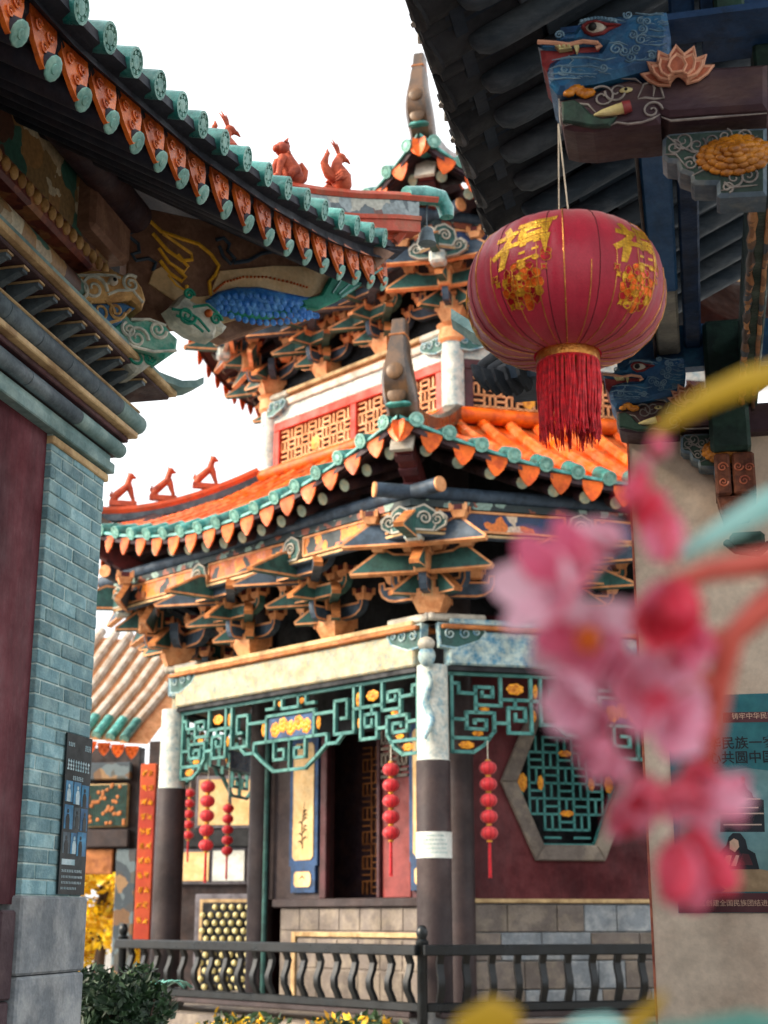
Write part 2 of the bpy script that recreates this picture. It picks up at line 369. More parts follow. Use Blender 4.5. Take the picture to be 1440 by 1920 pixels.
def bracket(parent, O, n, t, z0, corner=False, sc=1.):
    e = empty('bracket_set', O + UPV * z0, parent)
    Z = UPV
    def put(name, mesh, o, x, y, z): inst(name, mesh, frm(o, x * sc, y * sc, z * sc), e)
    put('base_block', DOUB, O + Z * z0, t, n, Z)
    for i in range(3):
        wi = (.04 + .30 * i) * sc; zi = z0 + (.2 + TZ * i) * sc
        P = O + n * wi + Z * zi
        if not corner:
            put('arm', BOAT[0][i], P, t, Z, n)
            for s_ in (-1, 1): put('block', DOU, P + t * (.55 * s_ * sc) + Z * .2 * sc, t, n, Z)
            put('block', DOU, P + n * .1 * sc + Z * .13 * sc, t, n, Z)
        else:
            for k in (-1, 1):
                d = (t * k + n * -.35).normalized()
                if i == 0: put('arm', BOAT[0][i], P + d * .12 * sc - n * .1 * sc, d, Z, Z.cross(d) * -1); put('block', DOU, P + d * .5 * sc + Z * .2 * sc, t, n, Z)
                else:
                    d = (t * k + n * .22).normalized(); put('wing_panel', WING[i], O + n * (wi - .02) + Z * (zi - .04 * sc), d, (Z - n * .25).normalized(), d.cross((Z - n * .25).normalized()))
                    for q in (.16, .5): put('block', DOU, O + n * (wi - .06) + d * (q * sc) + Z * (zi + .2 * sc), t, n, Z)
            put('nose_block', NOSE, P + n * .02 + Z * -.05, t, n, Z)
        if i > 0:
            for k in (-1, 1):
                if corner: continue
                d = (n * .8 + t * k).normalized()
                put('beak_arm', BEAK[i], O + n * (wi - .28 * sc) + Z * (zi - .02 * sc) , d, Z, d.cross(Z))
                put('block', DOU, O + n * (wi - .28 * sc) + d * (.5 * BL[i] * sc) + Z * (zi + .2 * sc), t, n, Z)
            put('beak_arm', BEAK[i - 1], P - n * .1 * sc, n, Z, n.cross(Z))
        else:
            put('arm', BOAT[1][0], P + n * .16 * sc, n, Z, n.cross(Z))
            for k in (-1, 1):
                d = (n * .9 + t * k).normalized(); put('beak_arm', BEAK[0], O + Z * zi, d, Z, d.cross(Z))
    return e
BL = [.50, .82, 1.0]
def wing(l, h, t, mf):
    p = [(-.02, 0), (l, -.05), (l * 1.02, -.01), (l * .62, h), (l * .5, h * .95), (l * .42, h * .82), (-.02, h * .8)]
    m = MB(); m.prism(p, t, MX.Translation((0, 0, -t / 2)), mf, 1, h * .09, 1, edge={2: 2}); return m.mesh('wing_panel', PK)
WING = [None, wing(.80, .27, .07, 3), wing(.80, .27, .07, 0)]
m = MB(); m.box(-.085, .085, -.1, .12, 0, .3, 0, c=.02); m.box(-.11, .11, -.12, .14, .2, .26, 1, c=.01)
for k in range(4): m.box(-.06 + k * .034, -.045 + k * .034, .12, .126, .02, .19, 2)
NOSE = m.mesh('nose_block', ['peach', 'peach', 'tan_trim'])
for j in FACES:
    us = [-SD / 6, SD / 6]
    for u in us: bracket(pav, FP(j, u, 0, 0), fn(j), ft(j), 4.89)
    for u in [-(SD - TC) / 6, (SD - TC) / 6]: bracket(pav, FP(j, u, W2, 0), fn(j), ft(j), 9.03, False, .92)
for j in (0, 1):
    p = CEN + vd(j) * SD; n = vd(j); bracket(pav, p, n, V((-n.y, n.x, 0)), 4.95, True, 1.05 if j == 0 else 1.16)
    p = CEN + vd(j) * (SD - TC); bracket(pav, p, n, V((-n.y, n.x, 0)), 9.09, True, .97)
    # crossed plates and carved wings on the column heads
    for q, zz, ss in ((SD, 4.86, 1.), (SD - TC, 8.94, .8)):
        P = CEN + vd(j) * q + UPV * zz
        for f in (j, j - 1):
            t_ = ft(f) if f == j else -ft(f)
            m = MB(); m.box(-.12, .62 * ss, -.09, .0, -.13, .13, 0, frm(P + UPV * .09, t_, UPV, t_.cross(UPV)), c=.02); m.build('crossed_plate', 'white_paint', pav)
            m = MB(); F_ = frm(P + UPV * -.02 + n * .09, t_, UPV, t_.cross(UPV))
            poly = [(.08, 0), (.2, -.01), (.42, -.03), (.6, -.02), (.66, -.1), (.58, -.2), (.45, -.25), (.3, -.3), (.1, -.28)]
            poly = [(x * ss, y * ss) for x, y in poly]
            m.prism(poly, .12, F_ @ T(0, 0, -.06), 0, 1, .018, 1)
            for (cx, cy, r) in ((.22, -.13, .07), (.4, -.12, .075), (.54, -.1, .05)):
                m.spiral((cx * ss, cy * ss), r * ss, 1.5, 1, 1., .012, 1, F_, z=.065); m.spiral((cx * ss, cy * ss), r * ss, 1.5, 1, 1., .012, 1, F_, z=-.065)
            m.build('carved_wing', ['deep_teal', 'paint_beam_blue'], pav)
# painted frieze panels above the brackets and the purlins
def frieze(j, w, z0, hh, sc):
    L_ = half(w); par = empty('frieze', FP(j, 0, w, z0), pav)
    m = MB(); m.box(-L_, L_, 0, hh * .13, -.03, .05, 0, ffr(j, 0, w, z0), c=.006); m.build('lower_moulding', 'slate_blue', par)
    m = MB(); m.box(-L_, L_, hh * .04, hh * .12, .051, .066, 0, ffr(j, 0, w, z0), c=.003); m.build('lower_fillet', 'tan_trim', par)
    m = MB(); m.box(-L_, L_, 0, hh * .72, -.06, .02, 0, ffr(j, 0, w, z0 + hh * .165)); m.build('frieze_board', 'deep_teal', par)
    for k in range(3):
        u = (k - 1) * L_ * .64; l_ = L_ * .255
        m = MB(); m.box(-l_, l_, hh * .24, hh * .80, 0, .045, 0, ffr(j, u, w, z0), c=.008); b = m.build('painted_panel', 'paint_panel_gold' if j != 5 else 'paint_panel_navy', par)
        m = MB()
        for a, b2 in (((-l_, hh * .22), (l_, hh * .22)), ((-l_, hh * .82), (l_, hh * .82)), ((-l_, hh * .22), (-l_, hh * .82)), ((l_, hh * .22), (l_, hh * .82))): bars(m, [[a, b2]], lambda x, y, d, M=ffr(j, u, w + .045, z0): M @ V((x, y, d)), .013, .03)
        m.build('panel_frame', 'peach', b)
    for k in range(4):
        u = (k - 1.5) * L_ * .64
        m = MB(); F_ = ffr(j, u, w + .03, z0 + hh * .5)
        m.prism([(-.1, -.14), (.12, -.14), (.17, -.02), (.12, .12), (0, .17), (-.13, .1), (-.16, -.03)], .06, F_, 0, 1, .02, 1); m.spiral((0, 0), .085, 1.6, 1, 0, .014, 1, F_, z=.07); m.build('carved_scroll', ['deep_teal', 'white_paint'], par)
    m = MB(); m.box(-L_ - .03, L_ + .03, hh * .90, hh * 1.12, -.02, .06, 0, ffr(j, 0, w, z0)); m.build('floral_strip', 'paint_dark_floral', par)
    m = MB(); e = .42; P0, P1 = FP(j, -L_ - e, w, z0 + hh * 1.36), FP(j, L_ + e, w, z0 + hh * 1.36)
    d = (P1 - P0).normalized()
    m.tube([P0, P0 + d * .03, P1 - d * .03, P1], .085, 14, 0, True); 
    for P, sg in ((P0, -1), (P1, 1)): m.tube([P + d * .001 * sg, P + d * .025 * sg], .088, 14, 1)
    m.build('purlin', ['slate_blue', 'peach'], par, 40)
for j in FACES:
    frieze(j, .74, 5.67, .37, 1); frieze(j, W2 + .72, 9.76, .35, 1)
# ---- roofs
mat('boss_brown', '#5e4226', '#46321f', 8, .5, .2, 50)
def cap_mesh(r, l, disc):
    m = MB(); n = 14
    m.lathe([(r, -l), (r, .0), (r * 1.0, .012), (r * .82, .014), (r * .78, .004), (r * .5, .003), (r * .46, .012), (r * .12, .014)], n, [0, 0, 1, 1, 1, 1, 1])
    for k in range(8): a = k * math.pi / 4; m.box(-.008, .008, r * .52, r * .72, .002, .012, 1, RZ(a))
    return m.mesh('cap_tile', [disc[0], disc[1]], 35)
def drip_mesh(wd, hh, mname):
    m = MB(); p = [(-wd / 2, 0), (-wd * .5, -hh * .25), (-wd * .36, -hh * .62), (-wd * .12, -hh * .92), (0, -hh), (wd * .12, -hh * .92), (wd * .36, -hh * .62), (wd * .5, -hh * .25), (wd / 2, 0)]
    m.prism(p, .02, MX.Translation((0, 0, -.01)), 0, 0, .014, 0)
    for (cx, cy, r, d) in ((-wd * .2, -hh * .27, wd * .15, 1), (wd * .2, -hh * .27, wd * .15, -1), (0, -hh * .6, wd * .14, 1)): m.spiral((cx, cy), r, 1.3, d, .5, .006, 0, None, 4, z=.012, seg=12)
    return m.mesh('drip_tile', [mname], 30)
def rafter_mesh(r, l, disc, body='dark_wood'):
    m = MB(); n = 12
    m.lathe([(r, -l), (r, -.006), (r * .97, 0), (r * .75, .004), (r * .4, .002), (r * .36, .007), (r * .05, .008)], n, [0, 1, 1, 1, 1, 1]); return m.mesh('rafter', [body, disc], 40)
CAPL = cap_mesh(.085, .34, ('teal_glaze', 'teal_disc')); DRIPL = drip_mesh(.24, .235, 'orange_glaze'); RAFL = rafter_mesh(.075, .95, 'pale_disc')
def zdir(o, d, up=UPV): # matrix with local z along d, local y near up
    d = d.normalized(); x = up.cross(d).normalized(); y = d.cross(x); return frm(o, x, y, d)
def hexroof(o, ze, lift, wt, zt, ntile, faces, wr, drop, pw=2.3):
    E = half(o)
    def zz(u, w):
        v_ = min(max((o - w) / (o - wt), 0), 1); return ze + (zt - ze) * (.88 * v_ + .12 * v_ * v_) + lift * min(abs(u) / E, 1.05) ** pw * (1 - v_) ** 1.6
    for j in range(6):
        r = empty('roof_face', FP(j, 0, o, ze), pav)
        m = MB(); G = []; G2 = []
        for i in range(9):
            w_ = o + (wt - o) * i / 8; row = []; row2 = []
            for k in range(17):
                u = half(w_) * (k / 8 - 1); row.append(FP(j, u, w_, zz(u, w_) - .03)); row2.append(FP(j, u, w_, zz(u, w_) - .12))
            G.append(row); G2.append(row2)
        m.grid(G, 0); m.grid(G2, 1, flip=True); m.grid([G[0], G2[0]], 1, flip=True)
        m.build('roof_deck', ['orange_roof', 'dark_wood'], r)
        if j not in faces: continue
        sp = 2 * E / ntile
        for k in range(ntile):
            u = -E + sp * (k + .5); path = []
            wmax = o + .03; steps = 7; wend = wt
            if abs(u) > half(wt): wend = (abs(u) - SD / 2) / T30
            for i in range(steps + 1):
                w_ = wmax + (wend - wmax) * i / steps; path.append(FP(j, u, w_, zz(u, w_) + .02))
            q_, R_ = [], []
            for a_, b_ in zip(path[:-1], path[1:]):
                for f_ in (0, .5): q_ += [a_.lerp(b_, f_), a_.lerp(b_, f_ + .485)]; R_ += [.068, .081]
            m = MB(); m.tube(q_, R_, 8, 0, True); m.build('tile_row', 'orange_roof', r, 30)
            d = path[0] - path[1]; inst('cap_tile', CAPL, zdir(path[0] + d.normalized() * .02, d), r)
            # rafter underneath
            q = FP(j, u + sp * .5, wr, zz(u, o) - drop) if k < ntile - 1 else None
            if q: inst('rafter', RAFL, zdir(FP(j, u + sp * .5, wr, zz(u + sp * .5, o) - drop), fn(j) + UPV * -.42), r)
        for k in range(ntile + 1):
            u = -E + sp * k
            if k in (0, ntile): u *= .985
            # set square to the eave line
            sl = (zz(u + .02, o) - zz(u - .02, o)) / .04; x = (ft(j) + UPV * sl * .7).normalized(); y = UPV
            inst('drip_tile', DRIPL, frm(FP(j, u, o + .0, zz(u, o) - .045), x, y, x.cross(y)), r)
        # fascia under the tiles: teal lip and dark board
        m = MB()
        A = [[FP(j, E * (k / 12 - 1), o - .05, zz(E * (k / 12 - 1), o) - d) for k in range(25)] for d in (.035, .13)]
        m.grid(A, 0, flip=True); m.build('fascia', 'dark_wood', r)
        m = MB(); A = [[FP(j, E * (k / 12 - 1), o + a, zz(E * (k / 12 - 1), o) - d) for k in range(25)] for a, d in ((-.06, -.02), (.03, .0), (.035, .035), (-.05, .04))]
        m.grid(A, 0, flip=True); m.build('eave_lip', 'teal_glaze', r)
        # soffit from the purlin to the fascia
        m = MB(); A = []
        for i in range(5):
            w_ = o - .06 + (wr - .55 - o) * i / 4; A.append([FP(j, half(w_) * (k / 12 - 1), w_, zz(half(o) * (k / 12 - 1), o) - drop + .12 + (o - .06 - w_) * .42) for k in range(25)])
        m.grid(A, 0, flip=True); m.build('soffit', 'dark_wood', r)
    return zz
zlo = hexroof(1.22, 6.29, .60, W2 - .02, 7.76, 17, (0, 5, 1), 1.0, .17, 1.9)
zup = hexroof(.36, 10.1, .84, -3.6, 13.3, 15, (0, 5, 1), .12, .17)
# horned hip ridges
def hipridge(j, o, zz, wt, horn, width, course=True):
    r = empty('hip_ridge', CEN + vd(j) * (SD + o / C30), pav)
    P = []
    for i in range(10):
        w_ = o + (wt - o) * i / 9; P.append(CEN + vd(j) * (SD + w_ / C30) + UPV * (zz(half(w_), w_) + .08))
    tv = V((-vd(j).y, vd(j).x, 0))
    m = MB()
    secs = [(P[i], width * .5, .17) for i in range(9, 0, -1)]
    vs = []
    for (p, hw, hh) in secs:
        for a, b in ((-1, -.3), (1, -.3), (1, .75), (.6, 1), (-.6, 1), (-1, .75)): vs.append(p + tv * hw * a + UPV * hh * b)
    n = len(secs); fs = []
    for i in range(n - 1):
        for a in range(6): b = (a + 1) % 6; fs.append((i * 6 + a, i * 6 + b, i * 6 + 6 + b, i * 6 + 6 + a))
    fs += [tuple(range(5, -1, -1)), tuple(range(n * 6 - 6, n * 6))]
    m.add(vs, fs, 0)
    if course: m.build('ridge_course', 'brown_glaze', r, 30)
    # the horn: a tapering block that curls upright from the ridge's end, faces out along the corner
    base = P[0]; d = vd(j); secs = []
    N = 14
    for i in range(N + 1):
        t = i / N; out = -.34 + .40 * math.sin(min(t * 1.7, 1) * math.pi / 2) - .12 * t * t; z = -.10 + horn * (t ** 1.25)
        bul = 1 + .25 * math.sin(math.pi * min(max((t - .15) / .55, 0), 1))
        hw = width * (.62 - .30 * t) * bul * (1 if t < .82 else .88); hd = .16 * (1.15 - .55 * t) * (1 if t < .82 else .9)
        secs.append((base + d * out + UPV * z, hw, hd, t))
    m = MB(); vs = []; fs = []
    for (p, hw, hd, t) in secs:
        tilt = (d * 1 + UPV * .25).normalized()
        for a, b in ((-1, -1), (1, -1), (1, .6), (.75, 1), (-.75, 1), (-1, .6)): vs.append(p + tv * hw * a + d * hd * b)
    n = len(secs)
    for i in range(n - 1):
        for a in range(6): b = (a + 1) % 6; fs.append((i * 6 + a, i * 6 + b, i * 6 + 6 + b, i * 6 + 6 + a))
    fs += [tuple(range(5, -1, -1)), tuple(range(n * 6 - 6, n * 6))]
    m.add(vs, fs, 0); hn = m.build('ridge_horn', 'brown_glaze', r, 40)
    for i in (4, 7):
        p, hw, hd, t = secs[i]; m = MB(); m.lathe([(hw * .6, -.02), (hw * .6, .008), (hw * .5, .018), (hw * .1, .02)], 18, 0, zdir(p + d * hd, d)); m.build('boss', 'boss_brown', hn, 40)
    for i in (12,):
        p, hw, hd, t = secs[i]; m = MB(); m.box(-hw * 1.06, hw * 1.06, -hd * 1.08, hd * 1.1, -.012, .012, 0, frm(p, tv, d, UPV), c=.006); m.build('band', 'ochre_wood', hn)
    p, hw, hd, t = secs[3]; m = MB(); m.lathe([(hw * .75, 0), (hw * .9, .015), (hw * .8, .04), (hw * .3, .05)], 16, 0, frm(p + d * (hd * .9), tv, d * .55, UPV) @ T(0, 0, -.05)); m.build('lip', 'teal_glaze', hn, 40)
for j in (0, 1, 5):
    hipridge(j, 1.22, zlo, W2, 1.16 if j == 0 else .8, .28, j != 1); hipridge(j, .36, zup, -3.4, 1.16, .25)
# running ridge with little beasts on the left hip of the lower roof
def beast_mesh(kind=0):
    m = MB()
    if kind == 0:    # seated hound, open under the belly
        m.tube([(-.17, 0, -.02), (-.16, 0, .06), (-.13, 0, .14), (-.10, 0, .24), (-.06, 0, .33)], [.03, .034, .042, .056, .06], 12); m.tube([(.17, 0, -.02), (.17, 0, .05), (.13, 0, .12), (.05, 0, .2), (-.04, 0, .29)], [.04, .06, .072, .066, .06], 12)
        m.tube([(-.05, 0, .3), (-.07, 0, .40), (-.09, 0, .45)], [.06, .055, .05], 12); m.ball((-.1, 0, .47), .062, 12, 8); m.tube([(-.13, 0, .465), (-.19, 0, .445)], [.04, .02], 8); m.tube([(-.07, 0, .48), (-.05, 0, .56)], [.025, .006], 5); m.tube([(.15, 0, .04), (.22, 0, .12), (.2, 0, .2)], [.03, .03, .01], 6); m.box(-.22, .24, -.05, .05, -.06, .03)
    elif kind == 1:  # crested bird-like beast with raised tail
        m.tube([(-.06, 0, -.06), (-.07, 0, .04), (-.05, 0, .14), (.0, 0, .23), (.01, 0, .31), (-.02, 0, .38)], [.07, .12, .13, .10, .065, .055], 12); m.ball((-.05, 0, .41), .062, 12, 8, 0, (1.15, .9, 1)); m.tube([(-.09, 0, .41), (-.14, 0, .40), (-.19, 0, .365)], [.034, .026, .004], 8)
        for (a, l_) in ((.2, .16), (.55, .19), (.9, .15)): m.tube([(-.02, 0, .44), (-.02 + l_ * .5 * math.sin(a), 0, .44 + l_ * .6), (-.02 + l_ * 1.1 * math.sin(a), 0, .44 + l_)], [.022, .018, .003], 7)
        for k in range(4): m.tube([(.05, 0, .08), (.14 + .02 * k, 0, .12 + .05 * k), (.2 - .02 * k, 0, .2 + .07 * k), (.24 - .03 * k, 0, .26 + .07 * k)], [.05, .045, .03, .006], 8)
        for s_ in (-1, 1):
            for k in range(3): m.tube([(-.06, .1 * s_, .18 - .03 * k), (.02, .13 * s_, .14 - .035 * k), (.1, .11 * s_, .08 - .04 * k)], [.03, .035, .006], 7)
            m.tube([(-.05, .05 * s_, .02), (-.07, .05 * s_, -.06)], [.03, .024], 7)
        m.box(-.18, .2, -.07, .07, -.10, -.05, 0, c=.01)
    else:            # sitting lion with curled mane
        m.tube([(.11, 0, -.05), (.11, 0, .04), (.08, 0, .13), (.02, 0, .22), (-.01, 0, .3)], [.09, .135, .13, .11, .09], 12); m.ball((-.04, 0, .38), .092, 14, 9); m.tube([(-.1, 0, .37), (-.145, 0, .355), (-.165, 0, .35)], [.055, .045, .02], 9)
        rr = random.Random(2)
        for k in range(26):
            a, b = rr.uniform(0, 6.28), rr.uniform(-.9, 1.2); m.ball((.0 + .085 * math.cos(a) * math.cos(b) * .6 + .02, .1 * math.sin(a) * math.cos(b), .36 + .10 * math.sin(b)), .03, 7, 5)
        for s_ in (-1, 1):
            m.tube([(-.06, .06 * s_, .24), (-.1, .07 * s_, .14), (-.12, .07 * s_, .03), (-.13, .07 * s_, -.04)], [.055, .045, .036, .036], 9); m.ball((-.145, .07 * s_, -.03), .036, 8, 5, 0, (1.3, 1, .8)); m.tube([(.1, .09 * s_, .1), (.03, .11 * s_, .06), (.0, .11 * s_, -.03)], [.07, .06, .035], 9)
            m.tube([(-.03, .06 * s_, .45), (-.01, .085 * s_, .5)], [.03, .006], 6)
        m.tube([(.2, 0, .0), (.26, 0, .08), (.27, 0, .18), (.21, 0, .25), (.17, 0, .21)], [.035, .045, .05, .045, .012], 9); m.box(-.2, .24, -.09, .09, -.10, -.05, 0, c=.01)
    return m
BEASTM = [beast_mesh(k).mesh('ridge_beast', ['vermilion_clay'], 85) for k in range(3)] if 'vermilion_clay' in MATS else None
mat('ridge_clay', '#c04a20', '#a84a2c', 6, .5, .3, 40)
mat('vermilion_clay', '#b5502f', '#8f3a26', 9, .6, .3, 50, rv=.1)
BEASTM = [beast_mesh(k).mesh('ridge_beast', ['vermilion_clay'], 85) for k in range(3)]
hr = empty('running_ridge', CEN + vd(1) * (SD + .6), pav)
P = []
for i in range(12):
    w_ = 1.1 + (W2 + .15 - 1.1) * i / 11; P.append(CEN + vd(1) * (SD + w_ / C30) + UPV * (zlo(half(w_), w_) + .24))
m = MB(); m.tube(P, .075, 8); m.build('ridge_cap', 'ridge_clay', hr, 40)
m = MB(); m.tube([p - UPV * .10 for p in P], .075, 4, flat=(0, 0, 1)); m.build('ridge_side', 'tile_grey', hr)
for k, f in enumerate((.18, .42, .68)):
    i = f * 11; a = int(i); p = P[a].lerp(P[a + 1], i - a); inst('ridge_beast', BEASTM[0], frm(p + UPV * .12, -vd(1), V((-vd(1).y, vd(1).x, 0)), UPV) @ MX.Scale(-.85, 4, (1, 0, 0)) @ MX.Scale(.85, 4, (0, 0, 1)), hr)
# ridge band where the lower roof meets the core
for j in FACES:
    m = MB(); h = half(W2) + .05; m.tube([FP(j, -h, W2 + .1, 7.80), FP(j, h, W2 + .1, 7.80)], .11, 10); m.build('abutment_ridge', 'orange_glaze', pav, 40)
# corner cantilever beams
for j in (0, 1):
    for q, zb, o in ((SD, 6.02, 1.22), (SD - TC, 10.0, .36 + .95)):
        m = MB(); A = CEN + vd(j) * (q + .1) + UPV * zb; B = CEN + vd(j) * (q + o / C30 - .18) + UPV * (zb + .62)
        d = (B - A).normalized(); tv = V((-vd(j).y, vd(j).x, 0)); L_ = (B - A).length
        m.box(0, L_, -.1, .1, -.12, .12, 0, frm(A, d, tv, d.cross(tv)), c=.02)
        for k in range(5): m.box(L_ * (.2 + .17 * k), L_ * (.2 + .17 * k) + .09, -.104, .104, -.15, -.1, 1, frm(A, d, tv, d.cross(tv)))
        m.build('corner_beam', ['deep_red', 'maroon_wood'], pav)
        m = MB(); m.prism([(-.13, -.15), (.13, -.15), (.13, .1), (0, .16), (-.13, .1)], .04, zdir(B, d)); m.build('beam_end', 'white_paint', pav)
        # upright scrolls on both sides of the corner post
        P = CEN + vd(j) * (q + .78 * (1 if q == SD else .95)) + UPV * (zb - .28)
        m = MB(); m.box(-.1, .1, -.1, .1, -.12, .27, 0, frm(P, tv, vd(j), UPV), c=.03); m.build('corner_post', 'paint_column', pav)
        for s_ in (-1, 1):
            F_ = frm(P + tv * .10 * s_ + UPV * .06, tv * s_ * .8, UPV * .8, vd(j) * .8); m = MB()
            m.prism([(0, -.12), (.2, -.1), (.34, -.02), (.36, .1), (.26, .19), (.14, .14), (0, .16)], .07, F_ @ T(0, 0, -.035), 0, 1, .022, 1); m.spiral((.22, .06), .1, 1.7, 1, 0, .016, 1, F_, z=.045); m.build('corner_scroll', ['deep_teal', 'white_paint'], pav)
# ---- hanging fretwork under the architraves
fl = MB()
for k in range(7): a = k * 2 * math.pi / 7; fl.ball((.6 * math.cos(a), .6 * math.sin(a), 0), .42, 7, 4, 0, (1, 1, .5))
fl.ball((0, 0, .15), .4, 7, 4, 0, (1, 1, .6)); FLOW = fl.mesh('carved_flower', ['gold'], 60)
def K(x, y): return ((x - 880) * .00150, 4.30 - (y - 520) * .00142)
ENDL = [[(895, 545), (895, 1160)], [(920, 615), (950, 615), (950, 690), (1085, 695)], [(1085, 840), (1085, 640), (1220, 640), (1220, 715), (1135, 712), (1135, 680)], [(1085, 785), (1285, 785), (1285, 560)],
        [(895, 900), (1010, 905)], [(1230, 845), (1010, 845), (1010, 975), (1165, 978), (1165, 905), (1075, 905), (1075, 930)], [(1230, 845), (1230, 990), (1185, 1050), (895, 1050)], [(1230, 925), (1345, 925)],
        [(1345, 800), (1345, 1000), (1530, 1000), (1530, 560)], [(1345, 800), (1480, 800), (1480, 900), (1400, 900), (1400, 850)], [(1400, 800), (1400, 735)], [(1285, 735), (1530, 735)], [(895, 1160), (1060, 1160), (1150, 1100), (1185, 1050)]]
ENDF = [(1155, 812, .05, .028), (1100, 1010, .055, .026), (1010, 1105, .075, .035), (1405, 645, .085, .05), (1550, 860, .028, .05)]
MIDL = [[(-.42, .30), (.42, .30), (.42, .02), (-.42, .02), (-.42, .30)], [(-.42, .3), (-.42, .42)], [(.42, .3), (.42, .42)]] 
def fret(j):
    h = half(0) - .2; par = empty('fretwork', FP(j, 0, 0, 3.9), pav); m = MB()
    to = fto(j, 0.); lines = [[(-h, 4.275), (h, 4.275)]]
    for s_ in (-1, 1):
        for ln in ENDL: lines.append([(s_ * (h - K(*p)[0]), K(*p)[1]) for p in ln])
        x0 = h - K(1530, 0)[0]      # inner edge of the end piece
        q = lambda x, z: (s_ * x, z)
        lines += [[q(x0, 3.99), q(x0 - .12, 3.99)], [q(x0 - .12, 4.25), q(x0 - .12, 3.72), q(x0 - .46, 3.72), q(x0 - .46, 4.12), q(x0 - .24, 4.12), q(x0 - .24, 3.9), q(x0 - .34, 3.9)], [q(x0 - .46, 4.0), q(.46, 4.0)],
                  [q(x0 - .3, 3.72), q(x0 - .42, 3.62), q(x0 - .6, 3.62), q(.5, 3.48), q(.3, 3.36), q(0, 3.36)], [q(.46, 4.15), q(.3, 4.15), q(.3, 4.27)], [q(.16, 4.27), q(.16, 4.13), q(.0, 4.13)],
                  [q(.3, 3.74), q(.3, 3.5), q(.1, 3.5), q(.1, 3.62), q(.2, 3.62)], [q(0, 3.74), q(0, 3.36)], [q(.46, 3.74), q(.7, 3.74), q(.7, 3.62)]]
    lines += [[(-.46, 4.06), (.46, 4.06), (.46, 3.74), (-.46, 3.74), (-.46, 4.06)]]
    bars(m, lines, to, .0185, .05); tag(m.build('fret_bars', 'fret_teal', par), kind='stuff')
    for s_ in (-1, 1):
        for (x, y, a, b) in ENDF:
            u, z = K(x, y); inst('carved_flower', FLOW, ffr(j, s_ * (h - u), 0, z) @ MX.Diagonal((a * 1.3, b * 1.4, .05, 1)), par)
        for (u, z, a, b) in ((.53, 3.9, .04, .09), (h - K(1530, 0)[0] - .06, 4.1, .035, .09), (.2, 4.2, .06, .04)): inst('carved_flower', FLOW, ffr(j, s_ * u, 0, z) @ MX.Diagonal((a, b, .05, 1)), par)
    for k in range(5): inst('carved_flower', FLOW, ffr(j, -.3 + k * .15, .0, 3.9 + (.03 if k % 2 else -.02)) @ MX.Diagonal((.095, .1, .06, 1)), par)
    m = MB(); m.box(-.43, .43, 3.77, 4.03, -.012, .0, 0, ffr(j, 0, 0, 0)); m.build('back_panel', 'navy', par)
for j in FACES: fret(j)
# ---- the core: left wall with door, right wall with hexagonal window
hc = half(W2); CF = lambda j, u, z, d=0: FP(j, u, W2 + d, z)
def cbox(name, j, u0, u1, z0, z1, d0, d1, mname, par, c=0.):
    m = MB(); m.box(u0, u1, z0, z1, d0, d1, 0, ffr(j, 0, W2, 0), c=c); return m.build(name, mname, par)
def weave(m, j, u0, u1, z0, z1, d, cell, hw, dp, w=W2, clip=None):
    to = lambda x, y, dd: FP(j, x, w + d + dd, y); nx = max(1, round((u1 - u0) / cell)); nz = max(1, round((z1 - z0) / cell)); cx, cz = (u1 - u0) / nx, (z1 - z0) / nz; L_ = []
    for i in range(nx + 1): pass
    for i in range(nx):
        for k in range(nz):
            a, b = u0 + i * cx, z0 + k * cz
            if (i + k) % 2: q = [[(a + cx * f, b), (a + cx * f, b + cz)] for f in (0, .5, 1)]
            else: q = [[(a, b + cz * f), (a + cx, b + cz * f)] for f in (0, .5, 1)]
            for s_ in q:
                if clip is None or all(clip(*p) for p in s_): L_.append(s_)
    bars(m, L_, to, hw, dp)
# left core wall (face 0; u=-hc at the front corner)
U = lambda a: -hc + a              # distance from the front core column
wl_ = empty('front_wall', CF(0, 0, .48), pav)
cbox('stone_plinth', 0, U(.1), U(3.2), .48, 1.72, -.1, .06, 'stone_warm', wl_, .01)
for (a, b, c_, d_) in ((.12, 3.18, 1.5, 1.715),):
    for k in range(8):
        x = .12 + k * .3825; cbox('stone', 0, U(x), U(x + .375), 1.44, 1.715, .05, .075, 'stone_warm', wl_, .008)
cbox('stone_moulding', 0, U(.12), U(2.85), 1.36, 1.42, .06, .10, 'tan_trim', wl_, .008); cbox('stone_moulding', 0, U(2.85), U(2.93), .5, 1.42, .06, .10, 'tan_trim', wl_, .008)
for k in range(7): cbox('stone', 0, U(.12 + k * .39), U(.5 + k * .39), .98, 1.34, .05, .072, 'stone_warm', wl_, .012)
for k in range(7): cbox('stone', 0, U(.12 + k * .39), U(.5 + k * .39), .56, .96, .05, .072, 'stone_warm', wl_, .012)
cbox('sill', 0, U(.05), U(3.3), 1.722, 1.83, -.06, .13, 'column_dark', wl_, .015)
cbox('wall_board', 0, U(.05), U(.82), 1.83, 4.4, -.06, .0, 'maroon_wood', wl_); cbox('wall_board', 0, U(2.3), U(3.7), 1.83, 4.4, -.06, .0, 'column_dark', wl_); cbox('lintel', 0, U(.05), U(3.7), 3.9, 5.2, -.05, .03, 'black_wood', wl_)
cbox('interior_shade_panel', 0, U(.0), U(3.8), .48, 5.2, -.75, -.68, 'dark_wood', wl_)  # dark panel standing in for the core's unlit interior
m = MB(); weave(m, 0, U(1.35), U(2.35), 1.9, 3.8, -.64, .16, .009, .02); tag(m.build('screen_lattice', 'ochre_wood', wl_), kind='stuff')
